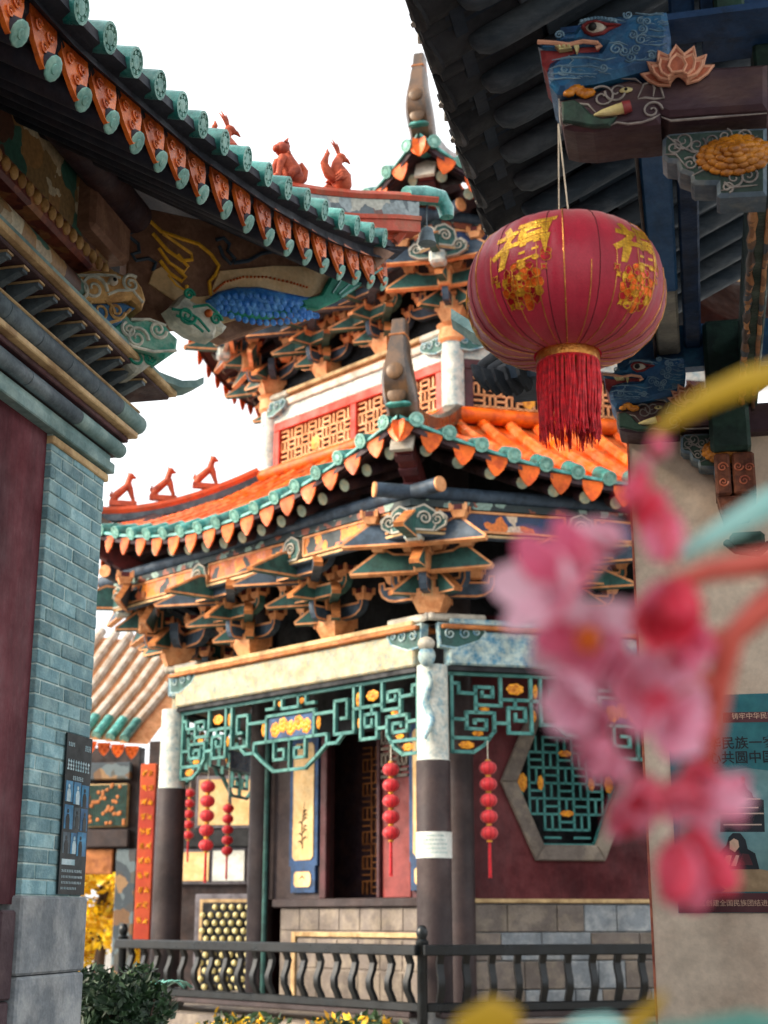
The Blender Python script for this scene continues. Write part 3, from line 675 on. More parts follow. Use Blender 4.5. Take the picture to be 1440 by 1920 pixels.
# door frame and open leaf
for (a, b) in ((2.30, 2.42), (1.30, 1.36)): cbox('door_post', 0, U(a), U(b), 1.83, 3.9, -.08, .07, 'maroon_wood', wl_, .01)
lf = cbox('door_leaf', 0, U(.80), U(1.30), 1.83, 3.9, -.05, .02, 'red_leaf' if 'red_leaf' in MATS else 'maroon_wood', wl_, .01)
mat('red_leaf', '#7c2f2c', '#6b2624', 5, .5, .15, 50); lf.data.materials[0] = MATS['red_leaf']
m = MB(); weave(m, 0, U(.84), U(1.28), 3.3, 3.86, .035, .16, .018, .03); tag(m.build('leaf_lattice', 'stone_warm', lf), kind='stuff')
def cream_panel(u0, u1, z0, z1):
    c = (u1 - u0) * .12; q = [(u0 + c, z0), (u1 - c, z0), (u1, z0 + c), (u1, z1 - c), (u1 - c, z1), (u0 + c, z1), (u0, z1 - c), (u0, z0 + c)]
    m = MB(); m.prism([(u0 - .07, z0 - .07), (u1 + .07, z0 - .07), (u1 + .07, z1 + .07), (u0 - .07, z1 + .07)], .05, ffr(0, 0, W2, 0), 0); p = m.build('panel_frame', 'navy', wl_)
    m = MB(); m.prism(q, .012, ffr(0, 0, W2 + .05, 0), 0, 1, .012, 1); m.build('painted_panel', ['cream', 'tan_trim'], p)
    # a few brush strokes of bamboo
    m = MB(); rr = random.Random(int(u0 * 100)); cx = (u0 + u1) / 2
    F_ = ffr(0, 0, W2 + .064, 0)
    if z1 - z0 > .6:
        m.tube([(cx, z0 + .15, 0), (cx + .02, z0 + .45, 0), (cx - .03, z0 + .75, 0)], [.007, .006, .003], 4, 0, True, F_)
        for k in range(9):
            y = z0 + .2 + .05 * k; s_ = rr.choice((-1, 1)); m.tube([(cx, y, 0), (cx + s_ * .05, y + .05, 0), (cx + s_ * .1, y + .03, 0)], [.003, .011, .001], 4, 0, True, F_)
    else: m.tube([(cx - .06, (z0 + z1) / 2, 0), (cx, (z0 + z1) / 2 + .04, 0), (cx + .06, (z0 + z1) / 2 - .01, 0)], [.003, .01, .002], 4, 0, True, F_)
    m.build('brush_painting', 'ink', p)
cream_panel(U(2.56), U(2.98), 2.32, 3.85); cream_panel(U(2.60), U(2.94), 1.98, 2.18); cream_panel(U(.40), U(.72), 2.32, 3.85); cream_panel(U(.42), U(.70), 1.98, 2.18)
m = MB(); p = CEN + vd(1) * (SD - TC) + ft(0) * -.24 + fn(0) * .12; m.tube([(p.x, p.y, .48), (p.x, p.y, 4.3)], .035, 8); m.build('green_pipe', 'deep_teal', pav, 40)
# right core wall (face 5; u=+hc at the front corner)
UR = lambda a: hc - a
wr_ = empty('plaster_wall', CF(5, 0, .48), pav)
HW = [(-.86, 0), (-.44, .92), (.44, .92), (.86, 0), (.44, -.92), (-.44, -.92)]; HC0 = (UR(1.36), 3.17)
ho = [(HC0[0] + x, HC0[1] + y) for x, y in HW]
# plaster around the opening: eight quads from the hexagon to the wall's rectangle
m = MB(); F_ = ffr(5, 0, W2, 0); z0, z1, ua, ub = 1.80, 5.2, UR(3.85), UR(.14)
ring = ho; outer = [(ua, HC0[1]), (ua, z1), (ub, z1), (ub, HC0[1]), (ub, z0), (ua, z0)]
for d_ in (.05, -.05):
    vs = [(x, y, d_) for x, y in ring] + [(x, y, d_) for x, y in outer]; fs = [(i, 6 + i, 6 + (i + 1) % 6, (i + 1) % 6) for i in range(6)]
    m.add(vs, [f if d_ > 0 else f[::-1] for f in fs][::1], 0, F_)
m.build('plaster', 'red_plaster_core', wr_)
m = MB(); inn = offs(ho, .0); hi_ = [(HC0[0] + x * .76, HC0[1] + y * .80) for x, y in HW]
for i in range(6):
    k = (i + 1) % 6
    q = [ho[i], ho[k], hi_[k], hi_[i]]; m2 = MB(); m2.prism(q, .14, ffr(5, 0, W2 - .03, 0), 0, bev=.015); fr = m2.build('frame_stone', 'stone_warm', wr_)
def inhex(x, y):
    x, y = (x - HC0[0]) / .655, (y - HC0[1]) / .735
    return abs(y) <= 1 and abs(x) <= 1 - .488 * abs(y)
m = MB(); weave(m, 5, HC0[0] - .66, HC0[0] + .66, HC0[1] - .74, HC0[1] + .74, .0, .188, .0135, .03, clip=inhex)
bars(m, [[tuple(p) for p in hi_] + [tuple(hi_[0])]], lambda x, y, d: FP(5, x, W2 + d, y), .02, .05)
lt = tag(m.build('window_lattice', 'fret_teal_dark' if 'fret_teal_dark' in MATS else 'fret_teal', wr_), kind='stuff')
mat('fret_teal_dark', '#2f7a78', '#3f8a84', 6, .5, .15, 60); lt.data.materials[0] = MATS['fret_teal_dark']
for (x, y, a, b) in ((-.56, 0, .07, .13), (.56, 0, .07, .13), (-.33, 0, .045, .1), (.33, 0, .045, .1), (0, .36, .1, .045), (0, -.36, .1, .045)): inst('carved_flower', FLOW, ffr(5, HC0[0] + x, W2 + .02, HC0[1] + y) @ MX.Diagonal((a * .9, b * .9, .04, 1)), wr_)
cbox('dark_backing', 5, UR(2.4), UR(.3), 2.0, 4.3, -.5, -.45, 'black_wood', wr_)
cbox('ledge', 5, UR(3.7), UR(.12), 1.76, 1.81, -.05, .09, 'tan_trim', wr_, .01)
cbox('plinth_core', 5, UR(3.7), UR(.12), .48, 1.755, -.1, .03, 'stone_grey', wr_)
rr = random.Random(3)
for r_ in range(4):
    x = .13; z = 1.75 - .32 * (r_ + 1); 
    while x < 3.6:
        l_ = rr.choice((.34, .42, .5, .62)); cbox('stone', 5, UR(min(x + l_, 3.68)), UR(x + .008), z + .006, z + .314, .0, .055 + rr.uniform(0, .012), 'stone_warm' if rr.random() < .6 else 'stone_grey', wr_, .01); x += l_
cbox('corner_edge', 5, UR(.14), UR(.10), .48, 4.4, -.08, .07, 'white_paint', wr_)
# next face to the left and the core's other sides, dark boards
for j in (1, 2, 3, 4): cbox('core_wall', j, -hc, hc, .48, 7.6, -.1, -.04, 'maroon_wood', pav)
for j in (0, 5): cbox('core_upper_wall', j, -hc, hc, 5.2, 7.6, -.1, -.04, 'black_wood', pav)
# ---- upper storey walls with lattice windows
for j in FACES:
    p = empty('upper_wall', CF(j, 0, 7.6), pav); e = hc - .14
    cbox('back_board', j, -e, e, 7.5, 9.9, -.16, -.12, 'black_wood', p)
    cbox('white_band', j, -e, e, 8.600, 8.800, -.05, .05, 'paint_column', p); cbox('head_rail', j, -e, e, 8.805, 8.920, -.09, .09, 'white_paint', p, .015); cbox('ochre_rail', j, -e, e, 8.925, 8.960, -.06, .06, 'ochre_wood', p); cbox('plate', j, -e, e, 8.965, 9.030, -.12, .12, 'tan_trim', p, .012)
    fm = 'vermilion' if j != 5 else 'maroon_wood'
    cbox('window_rail', j, -e, e, 8.460, 8.595, -.04, .06, fm, p, .01)
    for u in (-e + .06, 0, e - .06): cbox('window_post', j, u - .06, u + .06, 7.6, 8.460, -.04, .06, fm, p, .01)
    for (a, b) in ((-e + .13, -.07), (.07, e - .13)):
        m = MB(); weave(m, j, a, b, 7.820, 8.440, .0, .15, .0135, .03); tag(m.build('window_lattice', 'peach', p), kind='stuff')
        inst('carved_flower', FLOW, ffr(j, (a + b) / 2, W2 + .02, 8.100) @ MX.Diagonal((.1, .12, .03, 1)), p)
# blue dragon carving clinging to the front column
m = MB(); P = V0 + vd(0) * .2
m.tube([P + V((0, 0, z)) + RT * (.035 * math.sin(z * 14)) + vd(0) * (.03 * math.cos(z * 9)) for z in [3.5 + .05 * k for k in range(16)]], [.02 + .025 * math.sin(math.pi * k / 15) for k in range(16)], 7)
m.ball(P + V((0, 0, 4.42)) + vd(0) * .05, .10, 12, 8, 0, (1, 1, 1.2)); m.build('carved_dragon', 'navy_pale' if 'navy_pale' in MATS else 'paint_beam_blue', pav, 60)
m = MB(); m.ball(P + V((0, 0, 4.56)) + vd(0) * .07, .10, 12, 8, 0, (1, 1, .8)); m.build('carved_head', 'white_paint', pav, 60)
# ------------------------------------------------------------------ the hall on the left: wall, brick pier, cornice, deep eave
mat('hall_soffit', '#262a36', '#332f38', 5, .75, .3, 50, stretch=(1, .3, 1))
mat('orange_drip', '#d8691e', '#b04c18', 9, .4, .4, 90, rv=.14, spec=.4)
mat('carve_green', '#3a9480', '#7aa694', 9, .55, .3, 60)
mat('carve_white', '#cdcdbe', '#a2a89e', 8, .6, .3, 60)
mat('carve_ochre', '#cda468', '#a67c48', 8, .6, .3, 60)
mat('fish_blue', '#2a78d0', '#5aa0e0', 16, .45, .5, 90)
mat('fish_green', '#12806a', '#22987c', 8, .5, .3, 60)
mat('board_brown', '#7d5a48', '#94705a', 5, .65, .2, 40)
mat('board_tan', '#e0bc8a', '#ecd0a4', 4, .65, .2, 40)
mat('gold_line', '#f0b83a', '#d09a2a', 9, .4, .2, 40)
mat('ridge_red', '#b5482f', '#a3583f', 6, .5, .3, 50)
painted('paint_hall', ['#8a7048', '#2f5f52', '#b9a888', '#5a3a2c', '#cfc5a8', '#3a6a5c', '#a07a4a'], 6)
painted('paint_bead', ['#5a1f1c', '#7a3a28', '#6a2a20', '#8f5a34'], 12)
painted('paint_ridge', ['#7d8a8c', '#59656a', '#a8a89c', '#6a4a44', '#8b989a'], 9)
hall = empty('gate_hall', (-3.6, 5, 0), None, 'dark red walled hall on the left with a teal brick pier and deep tiled eave', 'building')
XW, YE = -3.2, 7.14
m = MB(); m.box(-6.2, XW - .03, -5, 6.44, 1.66, 4.9); m.build('plaster_wall', 'red_plaster', hall)
m = MB(); m.box(-6.2, XW - .05, 6.44, YE - .02, 0, 4.9); m.build('pier_core', 'mortar', hall)
m = MB(); m.box(XW - .06, XW - .0065, 6.45, YE - .015, 1.7, 4.03); m.build('mortar_bed', 'mortar', hall)
rr = random.Random(11); BR = {}
def brickmesh(l):
    k = round(l, 3)
    if k not in BR: m = MB(); m.box(-.06, 0, 0, k, 0, .066, 0, c=.004); BR[k] = m.mesh('brick', ['brick_teal'])
    return BR[k]
z = 1.706; row = 0
while z < 3.96:
    y = 6.445; seq = ([.27, .27, .135] if row % 2 == 0 else [.135, .27, .27])
    if row % 5 == 3: seq = [.06, .27, .27, .075]
    for l in seq:
        inst('brick', brickmesh(l - .009), T(XW + rr.uniform(-.003, .003), y, z), hall); y += l + .004
    z += .0745; row += 1
m = MB(); m.box(XW - .3, XW + .012, 6.44, YE + .012, 3.975, 4.02, 0, c=.006); m.build('trim_course', 'tan_trim', hall)
for k, (z0, z1) in enumerate(((.0, .47), (.475, .94), (.945, 1.33), (1.335, 1.70))):
    m = MB(); m.box(XW - .4, XW + .025, 6.42 - .01 * (k % 2), YE + .02, z0, z1, 0, c=.012); m.build('pier_stone', 'stone_grey', hall)
for k in range(4):
    y = -5.
    while y < 6.41:
        y1 = min(y + 1.05 + .2 * (k % 2), 6.41); m = MB(); m.box(XW - .3, XW - .005 + .008 * (k % 2), y, y1 - .008, .41 * k, .41 * k + .402, 0, c=.01); m.build('base_stone', 'stone_purple', hall); y = y1
# cornice courses, each stepping further out
def course(name, z0, z1, p, mname, c=.006): 
    m = MB(); m.box(-6.2, XW + p, -5, YE + p * 1.1, z0, z1, 0, c=c); return m.build(name, mname, hall)
course('cornice_course', 4.03, 4.09, .035, 'stone_teal'); course('cornice_course', 4.095, 4.138, .015, 'stone_teal')
def roundmould(zc, r, p, mname, seg):
    y = YE + p * 1.1
    first = True
    while y > 2.2:
        y0 = y - seg; m = MB(); m.tube([(XW + p - r, y0 + .004, zc), (XW + p - r, y - .002, zc)], r, 14); m.build('round_moulding', mname if not first else 'stone_teal', hall, 40); y = y0; first = False  # end segment tinted paler teal: sky light put into its colour
    m = MB(); m.box(-6.2, XW + p - r, -5, YE + p * 1.1 - .01, zc - r * .95, zc + r * .95); m.build('moulding_backing', 'column_dark', hall)
roundmould(4.185, .045, .08, 'tile_grey', .6)
course('cornice_course', 4.232, 4.265, .085, 'maroon_wood'); course('cornice_course', 4.268, 4.305, .125, 'tan_trim')
roundmould(4.365, .058, .16, 'tile_grey', .34)
course('cornice_course', 4.425, 4.443, .13, 'tan_trim'); course('cornice_hollow', 4.444, 4.548, .06, 'dark_wood', 0)
m = MB(); m.prism([(0, 0), (.15, .075), (.17, .075), (.17, .092), (0, .092)], .05, MX.Identity(4)); DENT = m.mesh('dentil', ['tile_grey'])
m = MB(); m.box(.0, .18, .126, .137, 0, .05); m2 = MB(); m2.box(0, .178, .093, .103, -.004, .054); DENTE = m2.mesh('dentil_edge', ['tan_trim'])
y = YE - .05
while y > 3.0:
    M = frm((XW + .06, y, 4.444), (1, 0, 0), (0, 0, 1), (0, -1, 0)); d = inst('dentil', DENT, M, hall); inst('dentil_edge', DENTE, M, d); y -= .165
for k in range(3): d = inst('dentil', DENT, frm((XW - .05 - .12 * k, YE + .06, 4.444), (0, 1, 0), (0, 0, 1), (1, 0, 0)), hall)
course('cornice_course', 4.55, 4.575, .25, 'dark_wood'); course('cornice_course', 4.578, 4.615, .285, 'tan_trim'); course('cornice_course', 4.62, 4.65, .27, 'stone_teal')
m = MB(); d_ = V((.66, .75, 0)); s_ = V((-d_.y, d_.x, 0)); A = [[V((XW + .08, YE + .1, 0)) + d_ * t + s_ * w_ * k + UPV * (z + e) for (k, e) in ((-1, -.02), (-1, .025), (1, .025), (1, -.02), (-1, -.02))] for (t, z, w_) in ((0, 4.66, .12), (.16, 4.64, .11), (.28, 4.63, .10), (.38, 4.66, .085), (.44, 4.70, .07))]; m.grid(A); m.add(A[-1][:4], [(3, 2, 1, 0)]); m.build('corner_stone', 'stone_teal', hall, 40)
# painted band between cornice and eave
m = MB(); m.box(-6.2, XW - .02, -5, YE - .1, 4.65, 5.9); m.build('painted_wall', 'paint_hall', hall)
m = MB(); m.box(-6.2, XW + .06, -5, YE - .12, 4.66, 4.73, 0, c=.01); m.build('ledger', 'board_tan', hall)
m = MB(); m.tube([(XW + .04, -5, 4.84), (XW + .04, YE - .2, 4.84)], .09, 12); m.build('white_green_pole', 'paint_hall', hall, 40)
m = MB(); m.box(-6, XW + .1, -5, YE - .1, 5.02, 5.16, 0, c=.02); m.build('bead_beam', 'paint_bead', hall)
m = MB()
y = 3.5
while y < YE - .2: m.ball((XW + .105, y, 5.09), .034, 8, 5, 0, (.7, 1, 1.2)); y += .085
tag(m.build('beads', 'carve_ochre', hall, 60), kind='stuff')
m = MB(); m.tube([(XW + .1, -5, 5.62), (XW + .1, YE + .0, 5.62)], .10, 14); m.build('eave_purlin', 'dark_wood', hall, 40)
# ---- eave
EV = [(-6, -2.2, 4.84), (3.3, -2.2, 4.86), (4.45, -2.2, 4.99), (5.25, -2.2, 5.17), (5.83, -2.195, 5.30), (6.7, -2.10, 5.475), (7.55, -2.0, 5.69), (8.2, -1.92, 5.90), (8.75, -1.86, 6.12)]
def ev(y):
    for a, b in zip(EV[:-1], EV[1:]):
        if y <= b[0] or b is EV[-1]:
            f = (y - a[0]) / (b[0] - a[0]); return a[1] + (b[1] - a[1]) * f, a[2] + (b[2] - a[2]) * f
HD = V((1.35, 1.46, 0)).normalized(); HN = V((HD.y, -HD.x, 0)); HT = V((-1.85, 8.6, 0))
HZ = [(-6.5, 8.6), (-3.2, 6.85), (-2.2, 6.40), (-1.5, 6.21), (-1, 6.19), (-.46, 6.28), (0, 6.41), (.39, 6.50)]
def hz(s_):
    for a, b in zip(HZ[:-1], HZ[1:]):
        if s_ <= b[0] or b is HZ[-1]: return a[1] + (b[1] - a[1]) * (s_ - a[0]) / (b[0] - a[0])
def hipt(s_, z, n=0.): return HT + HD * s_ + UPV * z + HN * n
def inner(y):                              # slope's end: the hip, or an unseen ridge set high to block sun
    s_ = (y - 8.6) / HD.y; x = HT.x + HD.x * s_
    if x < -6: return -7, 8.8
    return x, hz(s_) - .25
roof = empty('roof', (-2.2, 5, 5), hall)
def slope_pt(y, f, dz=0.):
    x0, z0 = ev(y); x1, z1 = inner(y); return V((x0 + (x1 - x0) * f, y, z0 + (z1 - z0) * (.8 * f + .2 * f * f) + dz))
ys = [-6 + 9.3 * k / 6 for k in range(6)] + [3.3 + 5.4 * k / 30 for k in range(31)]
m = MB(); m.grid([[slope_pt(y, f, -.04) for f in (0, .25, .5, .75, 1)] for y in ys], 0)
m.grid([[slope_pt(y, f, -.14) for f in (0, .25, .5, .75, 1)] for y in ys], 1, flip=True)
q = [V((-1.86, 8.75, 6.08)), V((-3., 8.78, 5.75)), V((-6, 8.8, 5.5))]; m.add([q[0], q[1], q[2], hipt(-6, 8.3), hipt(-3.2, 6.6), hipt(-1.5, 5.96)], [(0, 1, 5), (1, 4, 5), (1, 2, 4), (2, 3, 4)], 0)
m.add([p - UPV * .06 for p in (q[0], q[1], q[2], hipt(-6, 8.3), hipt(-3.2, 6.6), hipt(-1.5, 5.96))], [(0, 1, 5), (1, 4, 5), (1, 2, 4), (2, 3, 4)], 1)
m.build('roof_deck', ['ridge_red', 'hall_soffit'], roof)
CAPH = cap_mesh(.066, .30, ('teal_glaze', 'teal_disc')); DRIPH = drip_mesh(.20, .215, 'orange_drip'); RAFH = rafter_mesh(.052, 1.25, 'teal_disc', 'hall_soffit')
y = 8.66
while y > 2.6:
    p, q = slope_pt(y, 0, .02), slope_pt(y, .2, .02); d = (p - q).normalized()
    inst('cap_tile', CAPH, zdir(p + d * .04, V((1, .02, -.2))), roof)
    pts = [slope_pt(y, f, .01) for f in (0.07, .3, .65, 1)]
    m = MB(); m.tube(pts, .06, 8); m.build('tile_row', 'ridge_red', roof, 40)
    yb = y - .135; x, z = ev(yb); sl = V((0, 1, (ev(yb + .05)[1] - ev(yb - .05)[1]) / .1)).normalized()
    inst('drip_tile', DRIPH, frm(V((x - .05, yb, z - .115)), sl, UPV, sl.cross(UPV)), roof)
    inst('rafter', RAFH, zdir(V((x - .015, yb + .06, z - .30)), V((1, .05, -.56))), roof)
    y -= .27
ys2 = [y_ for y_ in ys if y_ > -5]
m = MB(); m.grid([[V((ev(y)[0] + a, y, ev(y)[1] + b)) for (a, b) in ((.02, 0), (.02, -.045), (-.05, -.06), (-.05, -.15), (-.09, -.2))] for y in ys2], 0); m.build('fascia', 'hall_soffit', roof)
# soffit boards, laid along the eave
for k in range(9):
    a0, a1 = -.07 - .16 * k, -.07 - .16 * (k + 1) + .006
    m = MB(); m.grid([[V((ev(y)[0] + a, y, ev(y)[1] - .21 + .56 * -a - dz)) for a, dz in ((a0, 0), (a0, .012), (a1, .012), (a1, 0))] for y in ys2], 0, flip=True); m.build('soffit_board', 'hall_soffit', roof)
# hip ridge with beasts
ridge = empty('hip_ridge', hipt(0, 6.2), hall)
ss = [-5, -3.2, -2.2, -1.8, -1.5, -1.2, -.9, -.6, -.3, 0, .2, .36]
def sweep(sec, ss, zf): return [[hipt(s_, zf(s_) + z, n) for (n, z) in sec] for s_ in ss]
m = MB(); A = sweep([(.05, -.06), (.065, -.03), (.05, .0), (0, .02), (-.05, 0), (-.065, -.03), (-.05, -.06)], ss, hz); m.grid(A, 0); m.build('ridge_cap', 'ridge_red', ridge, 50)
m = MB(); A = sweep([(.045, -.18), (.045, -.06), (-.045, -.06), (-.045, -.18), (.045, -.18)], ss[:-1], hz); m.grid(A, 0); m.build('ridge_panel', 'paint_ridge', ridge)
m = MB(); A = sweep([(.07, -.215), (.075, -.185), (-.075, -.185), (-.07, -.215), (.07, -.215)], ss[:-1], hz); m.grid(A, 0); m.build('ridge_base', 'ridge_red', ridge)
m = MB(); A = sweep([(.06, -.3), (.06, -.215), (-.06, -.215), (-.06, -.3), (.06, -.3)], ss[:-1], hz); m.grid(A, 0); m.build('ridge_lower', 'ridge_red', ridge)
m = MB(); m.tube([hipt(.12, hz(.12) + .0), hipt(.3, hz(.3) + .015), hipt(.42, hz(.42) - .0), hipt(.47, hz(.42) - .07), hipt(.475, hz(.42) - .13)], [.066, .068, .066, .06, .05], 10); m.build('ridge_end', 'teal_glaze', ridge, 50)
for s_, k in ((-1.30, 1), (-.86, 2), (-.45, 1)):
    inst('ridge_beast', BEASTM[k], frm(hipt(s_, hz(s_) + .04), -HD * .56, HN * .56, UPV * .56) @ MX.Scale(-1 if k == 2 else 1, 4, (1, 0, 0)), ridge)
m = MB(); m.lathe([(.065, 0), (.06, .015), (.05, .06), (.04, .11), (.012, .13)], 14, 0, T(*hipt(.30, hz(.3) - .36))); m.tube([hipt(.30, hz(.3) - .24), hipt(.30, hz(.3) - .06)], .006, 5); m.build('eave_bell', 'tile_grey', ridge, 50)
# carved corner: painted board, dragon-fish, heads and clouds, on the diagonal under the corner
def pc2(x, y, off=0.):                       # detail survey of the carved corner
    p = on(x * .3889, 350 + y * .3889, HT + HN * off, HN) - HT; return (p.dot(HD), p.z)
HF = lambda off: frm(HT + HN * off, HD, UPV, HN)
carv = empty('carved_corner', hipt(-1.2, 5.3), hall)
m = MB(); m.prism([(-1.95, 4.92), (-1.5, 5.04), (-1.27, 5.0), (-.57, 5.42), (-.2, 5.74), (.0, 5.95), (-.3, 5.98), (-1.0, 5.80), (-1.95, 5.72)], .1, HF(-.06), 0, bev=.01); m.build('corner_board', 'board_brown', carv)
tanp = [pc2(*q) for q in ((700, 480), (820, 560), (1000, 690), (1440, 560), (1640, 470), (1720, 430), (1560, 400), (1300, 395), (1040, 420), (990, 540), (930, 545), (860, 500), (760, 400), (720, 420))]
m = MB(); m.prism(tanp, .012, HF(.042), 0, bev=.003); m.build('tan_paint_board', 'board_tan', carv)
# fish body
B0 = [pc2(*q, .1) for q in ((1005, 540), (1060, 500), (1150, 478), (1260, 478), (1380, 505), (1480, 525), (1560, 530), (1480, 575), (1380, 600), (1260, 622), (1150, 622), (1060, 605))]
m = MB(); m.prism(B0, .05, HF(.05), 0, bev=.022); fb = m.build('fish_body', 'fish_blue', carv, 60)
m = MB(); cx = sum(p[0] for p in B0) / 12
for i in range(15):
    for k in range(4):
        s_ = B0[0][0] + .06 + i * (B0[6][0] - B0[0][0] - .08) / 15 + (k % 2) * .02; f = (s_ - B0[0][0]) / (B0[6][0] - B0[0][0]); hgt = .14 * math.sin(math.pi * min(f + .08, 1)) ; zc = B0[0][1] - .03 + f * .12
        zc += (k - 1.5) * hgt * .42
        m.lathe([(.022, -.003), (.022, .004), (.012, .009)], 8, 0, HF(.1) @ T(s_, zc, 0))
tag(m.build('fish_scales', 'fish_blue', fb, 40), kind='stuff')
m = MB(); pts = [pc2(*q) for q in ((1010, 520), (1060, 478), (1150, 452), (1260, 452), (1380, 478), (1470, 505))]
for a, b in zip(pts[:-1], pts[1:]):
    for k in range(6): f = k / 6; m.ball((a[0] + (b[0] - a[0]) * f, a[1] + (b[1] - a[1]) * f, 0), .009, 6, 4, 0, M=HF(.062))
tag(m.build('fish_dorsal', 'orange_drip', fb, 60), kind='stuff')
m = MB(); m.prism([pc2(*q) for q in ((1010, 560), (1070, 612), (1160, 632), (1270, 630), (1390, 608), (1500, 575), (1500, 590), (1390, 630), (1270, 655), (1160, 655), (1060, 635))], .05, HF(.05), 0, bev=.01); m.build('fish_belly', 'fish_green', fb)
m = MB(); tl = [(1450, 545), (1550, 520), (1600, 430), (1680, 400), (1800, 395), (1812, 440), (1740, 480), (1640, 545), (1540, 590), (1470, 580)]
m.prism([pc2(*q, .1) for q in tl], .045, HF(.06), 0, bev=.012); 
for q in (((1560, 540), (1640, 420)), ((1590, 545), (1740, 405)), ((1600, 560), (1800, 420))):
    m.tube([V(pc2(*q[0])).to_3d(), V(pc2(*q[1])).to_3d()], .008, 5, 1, True, HF(.107))
m.build('fish_tail', ['fish_green', 'teal_glaze'], fb)
def carved(name, poly, off, dp, mats, spir, par=carv, tubes=(), sm=None):
    pc = lambda *q: pc2(*q, off + dp)
    m = MB(); m.prism([pc(*q) for q in poly], dp, HF(off), 0, 0, bev=.02)
    for (x, y, r, d, a0) in spir:
        c = pc(x, y); m.spiral(c, r * .001, 1.6, d, a0, .011, 1, HF(off + dp), z=.004)
    for t_ in tubes: m.tube([V(pc(*q)).to_3d() for q in t_], .009, 5, 1, True, HF(off + dp))
    return m.build(name, mats, par)
carved('beast_head', [(330, 425), (440, 400), (560, 402), (600, 420), (655, 432), (690, 480), (708, 540), (690, 590), (664, 560), (640, 540), (560, 552), (480, 556), (330, 552)], .30, .26, ['carve_ochre', 'carve_white'], [(450, 490, 80, 1, 0), (380, 500, 60, -1, 2), (630, 470, 55, 1, 1)], tubes=[((520, 520), (570, 500), (640, 500), (690, 560)), ((350, 430), (480, 425), (560, 430)), ((520, 470), (540, 430), (580, 440))])
m = MB(); c = pc2(545, 455, .57); m.ball((c[0], c[1], 0), .028, 10, 7, 0, M=HF(.57)); m.ball((c[0], c[1], .022), .013, 8, 5, 1, M=HF(.57)); m.build('beast_eye', ['white_paint', 'ink'], carv, 60)
carved('white_cloud', [(370, 600), (400, 570), (480, 556), (600, 556), (660, 580), (620, 605), (590, 650), (520, 672), (440, 655), (390, 640)], .28, .26, ['carve_white', 'carve_ochre'], [(480, 600, 85, 1, 0), (560, 600, 50, -1, 0)], tubes=[((400, 650), (500, 665), (580, 640), (630, 590))])
carved('green_cloud', [(500, 690), (560, 660), (600, 600), (640, 640), (700, 630), (800, 660), (830, 700), (862, 730), (855, 790), (800, 828), (740, 800), (690, 785), (630, 775), (560, 720)], .22, .24, ['carve_green', 'carve_white'], [(660, 730, 70, 1, 0), (760, 690, 55, -1, 0), (620, 690, 45, 1, 2)], tubes=[((560, 715), (640, 770), (740, 795), (850, 790)), ((630, 640), (720, 640), (800, 670))])
carved('lower_cloud', [(560, 740), (600, 735), (640, 785), (720, 805), (800, 815), (740, 850), (690, 888), (655, 892), (610, 840)], .18, .22, ['carve_white', 'fish_green'], [(660, 825, 60, 1, 0), (720, 830, 35, -1, 0)])
carved('dragon_fish_head', [(820, 580), (850, 560), (880, 520), (910, 500), (925, 545), (955, 560), (1010, 555), (1065, 600), (1075, 650), (1100, 670), (1080, 700), (1050, 690), (1035, 730), (1000, 722), (930, 700), (860, 650)], .09, .12, ['carve_white', 'fish_green'], [(910, 520, 35, 1, 0), (900, 620, 60, -1, 0), (1040, 640, 40, 1, 0)], tubes=[((830, 590), (900, 600), (960, 640), (1010, 700)), ((850, 620), (920, 650), (980, 700)), ((930, 580), (1000, 570), (1050, 610))])
m = MB(); c = pc2(1005, 610, .22); m.ball((c[0], c[1], 0), .026, 10, 7, 0, M=HF(.22)); m.build('dragon_fish_eye', 'orange_drip', carv, 60)
# painted swirls on the board: gold wing lines and blue clouds
m = MB()
for ln in (((690, 165), (760, 230), (860, 265), (940, 290), (1000, 340), (1038, 395), (1020, 440), (992, 470), (1000, 545)), ((720, 240), (790, 320), (860, 370), (910, 365), (905, 335), (840, 290), (770, 240)), ((750, 310), (800, 380), (870, 425), (890, 400), (840, 340)), ((755, 370), (800, 430), (860, 470), (880, 450), (830, 400)), ((790, 440), (830, 490), (880, 520), (885, 490))):
    m.tube([V(pc2(*q)).to_3d() for q in ln], .012, 5, 0, True, HF(.046))
m.build('gold_wing_lines', 'gold_line', carv)
m = MB()
for ln in (((585, 200), (600, 180), (640, 195), (630, 230), (600, 250), (650, 290), (655, 330), (620, 340), (640, 370), (700, 360), (735, 380), (720, 420)), ((1025, 270), (1060, 260), (1090, 290), (1080, 320), (1115, 360), (1095, 385), (1060, 350), (1040, 300)), ((1110, 380), (1180, 370), (1240, 335), (1300, 325), (1370, 350))):
    m.tube([V(pc2(*q)).to_3d() for q in ln], .013, 5, 0, True, HF(.046))
tag(m.build('blue_cloud_lines', 'navy_line' if 'navy_line' in MATS else 'slate_blue', carv), kind='stuff')
mat('navy_line', '#3f78ae', '#4f8ab8', 9, .5, .2, 40); carv.children[-1].data.materials[0] = MATS['navy_line']
# dark flame carving where the board meets the soffit
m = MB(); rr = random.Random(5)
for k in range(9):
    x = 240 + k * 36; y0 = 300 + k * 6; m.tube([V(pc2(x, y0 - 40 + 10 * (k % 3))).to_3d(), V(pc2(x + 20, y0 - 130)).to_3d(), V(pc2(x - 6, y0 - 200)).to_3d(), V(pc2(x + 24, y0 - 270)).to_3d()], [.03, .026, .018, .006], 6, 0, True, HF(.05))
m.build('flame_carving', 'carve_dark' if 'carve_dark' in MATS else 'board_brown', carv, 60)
m = MB(); m.box(-3.6, -3.12, 6.6, YE + .0, 5.3, 5.9, 0, c=.03); m.build('corner_tie', 'board_brown', hall)
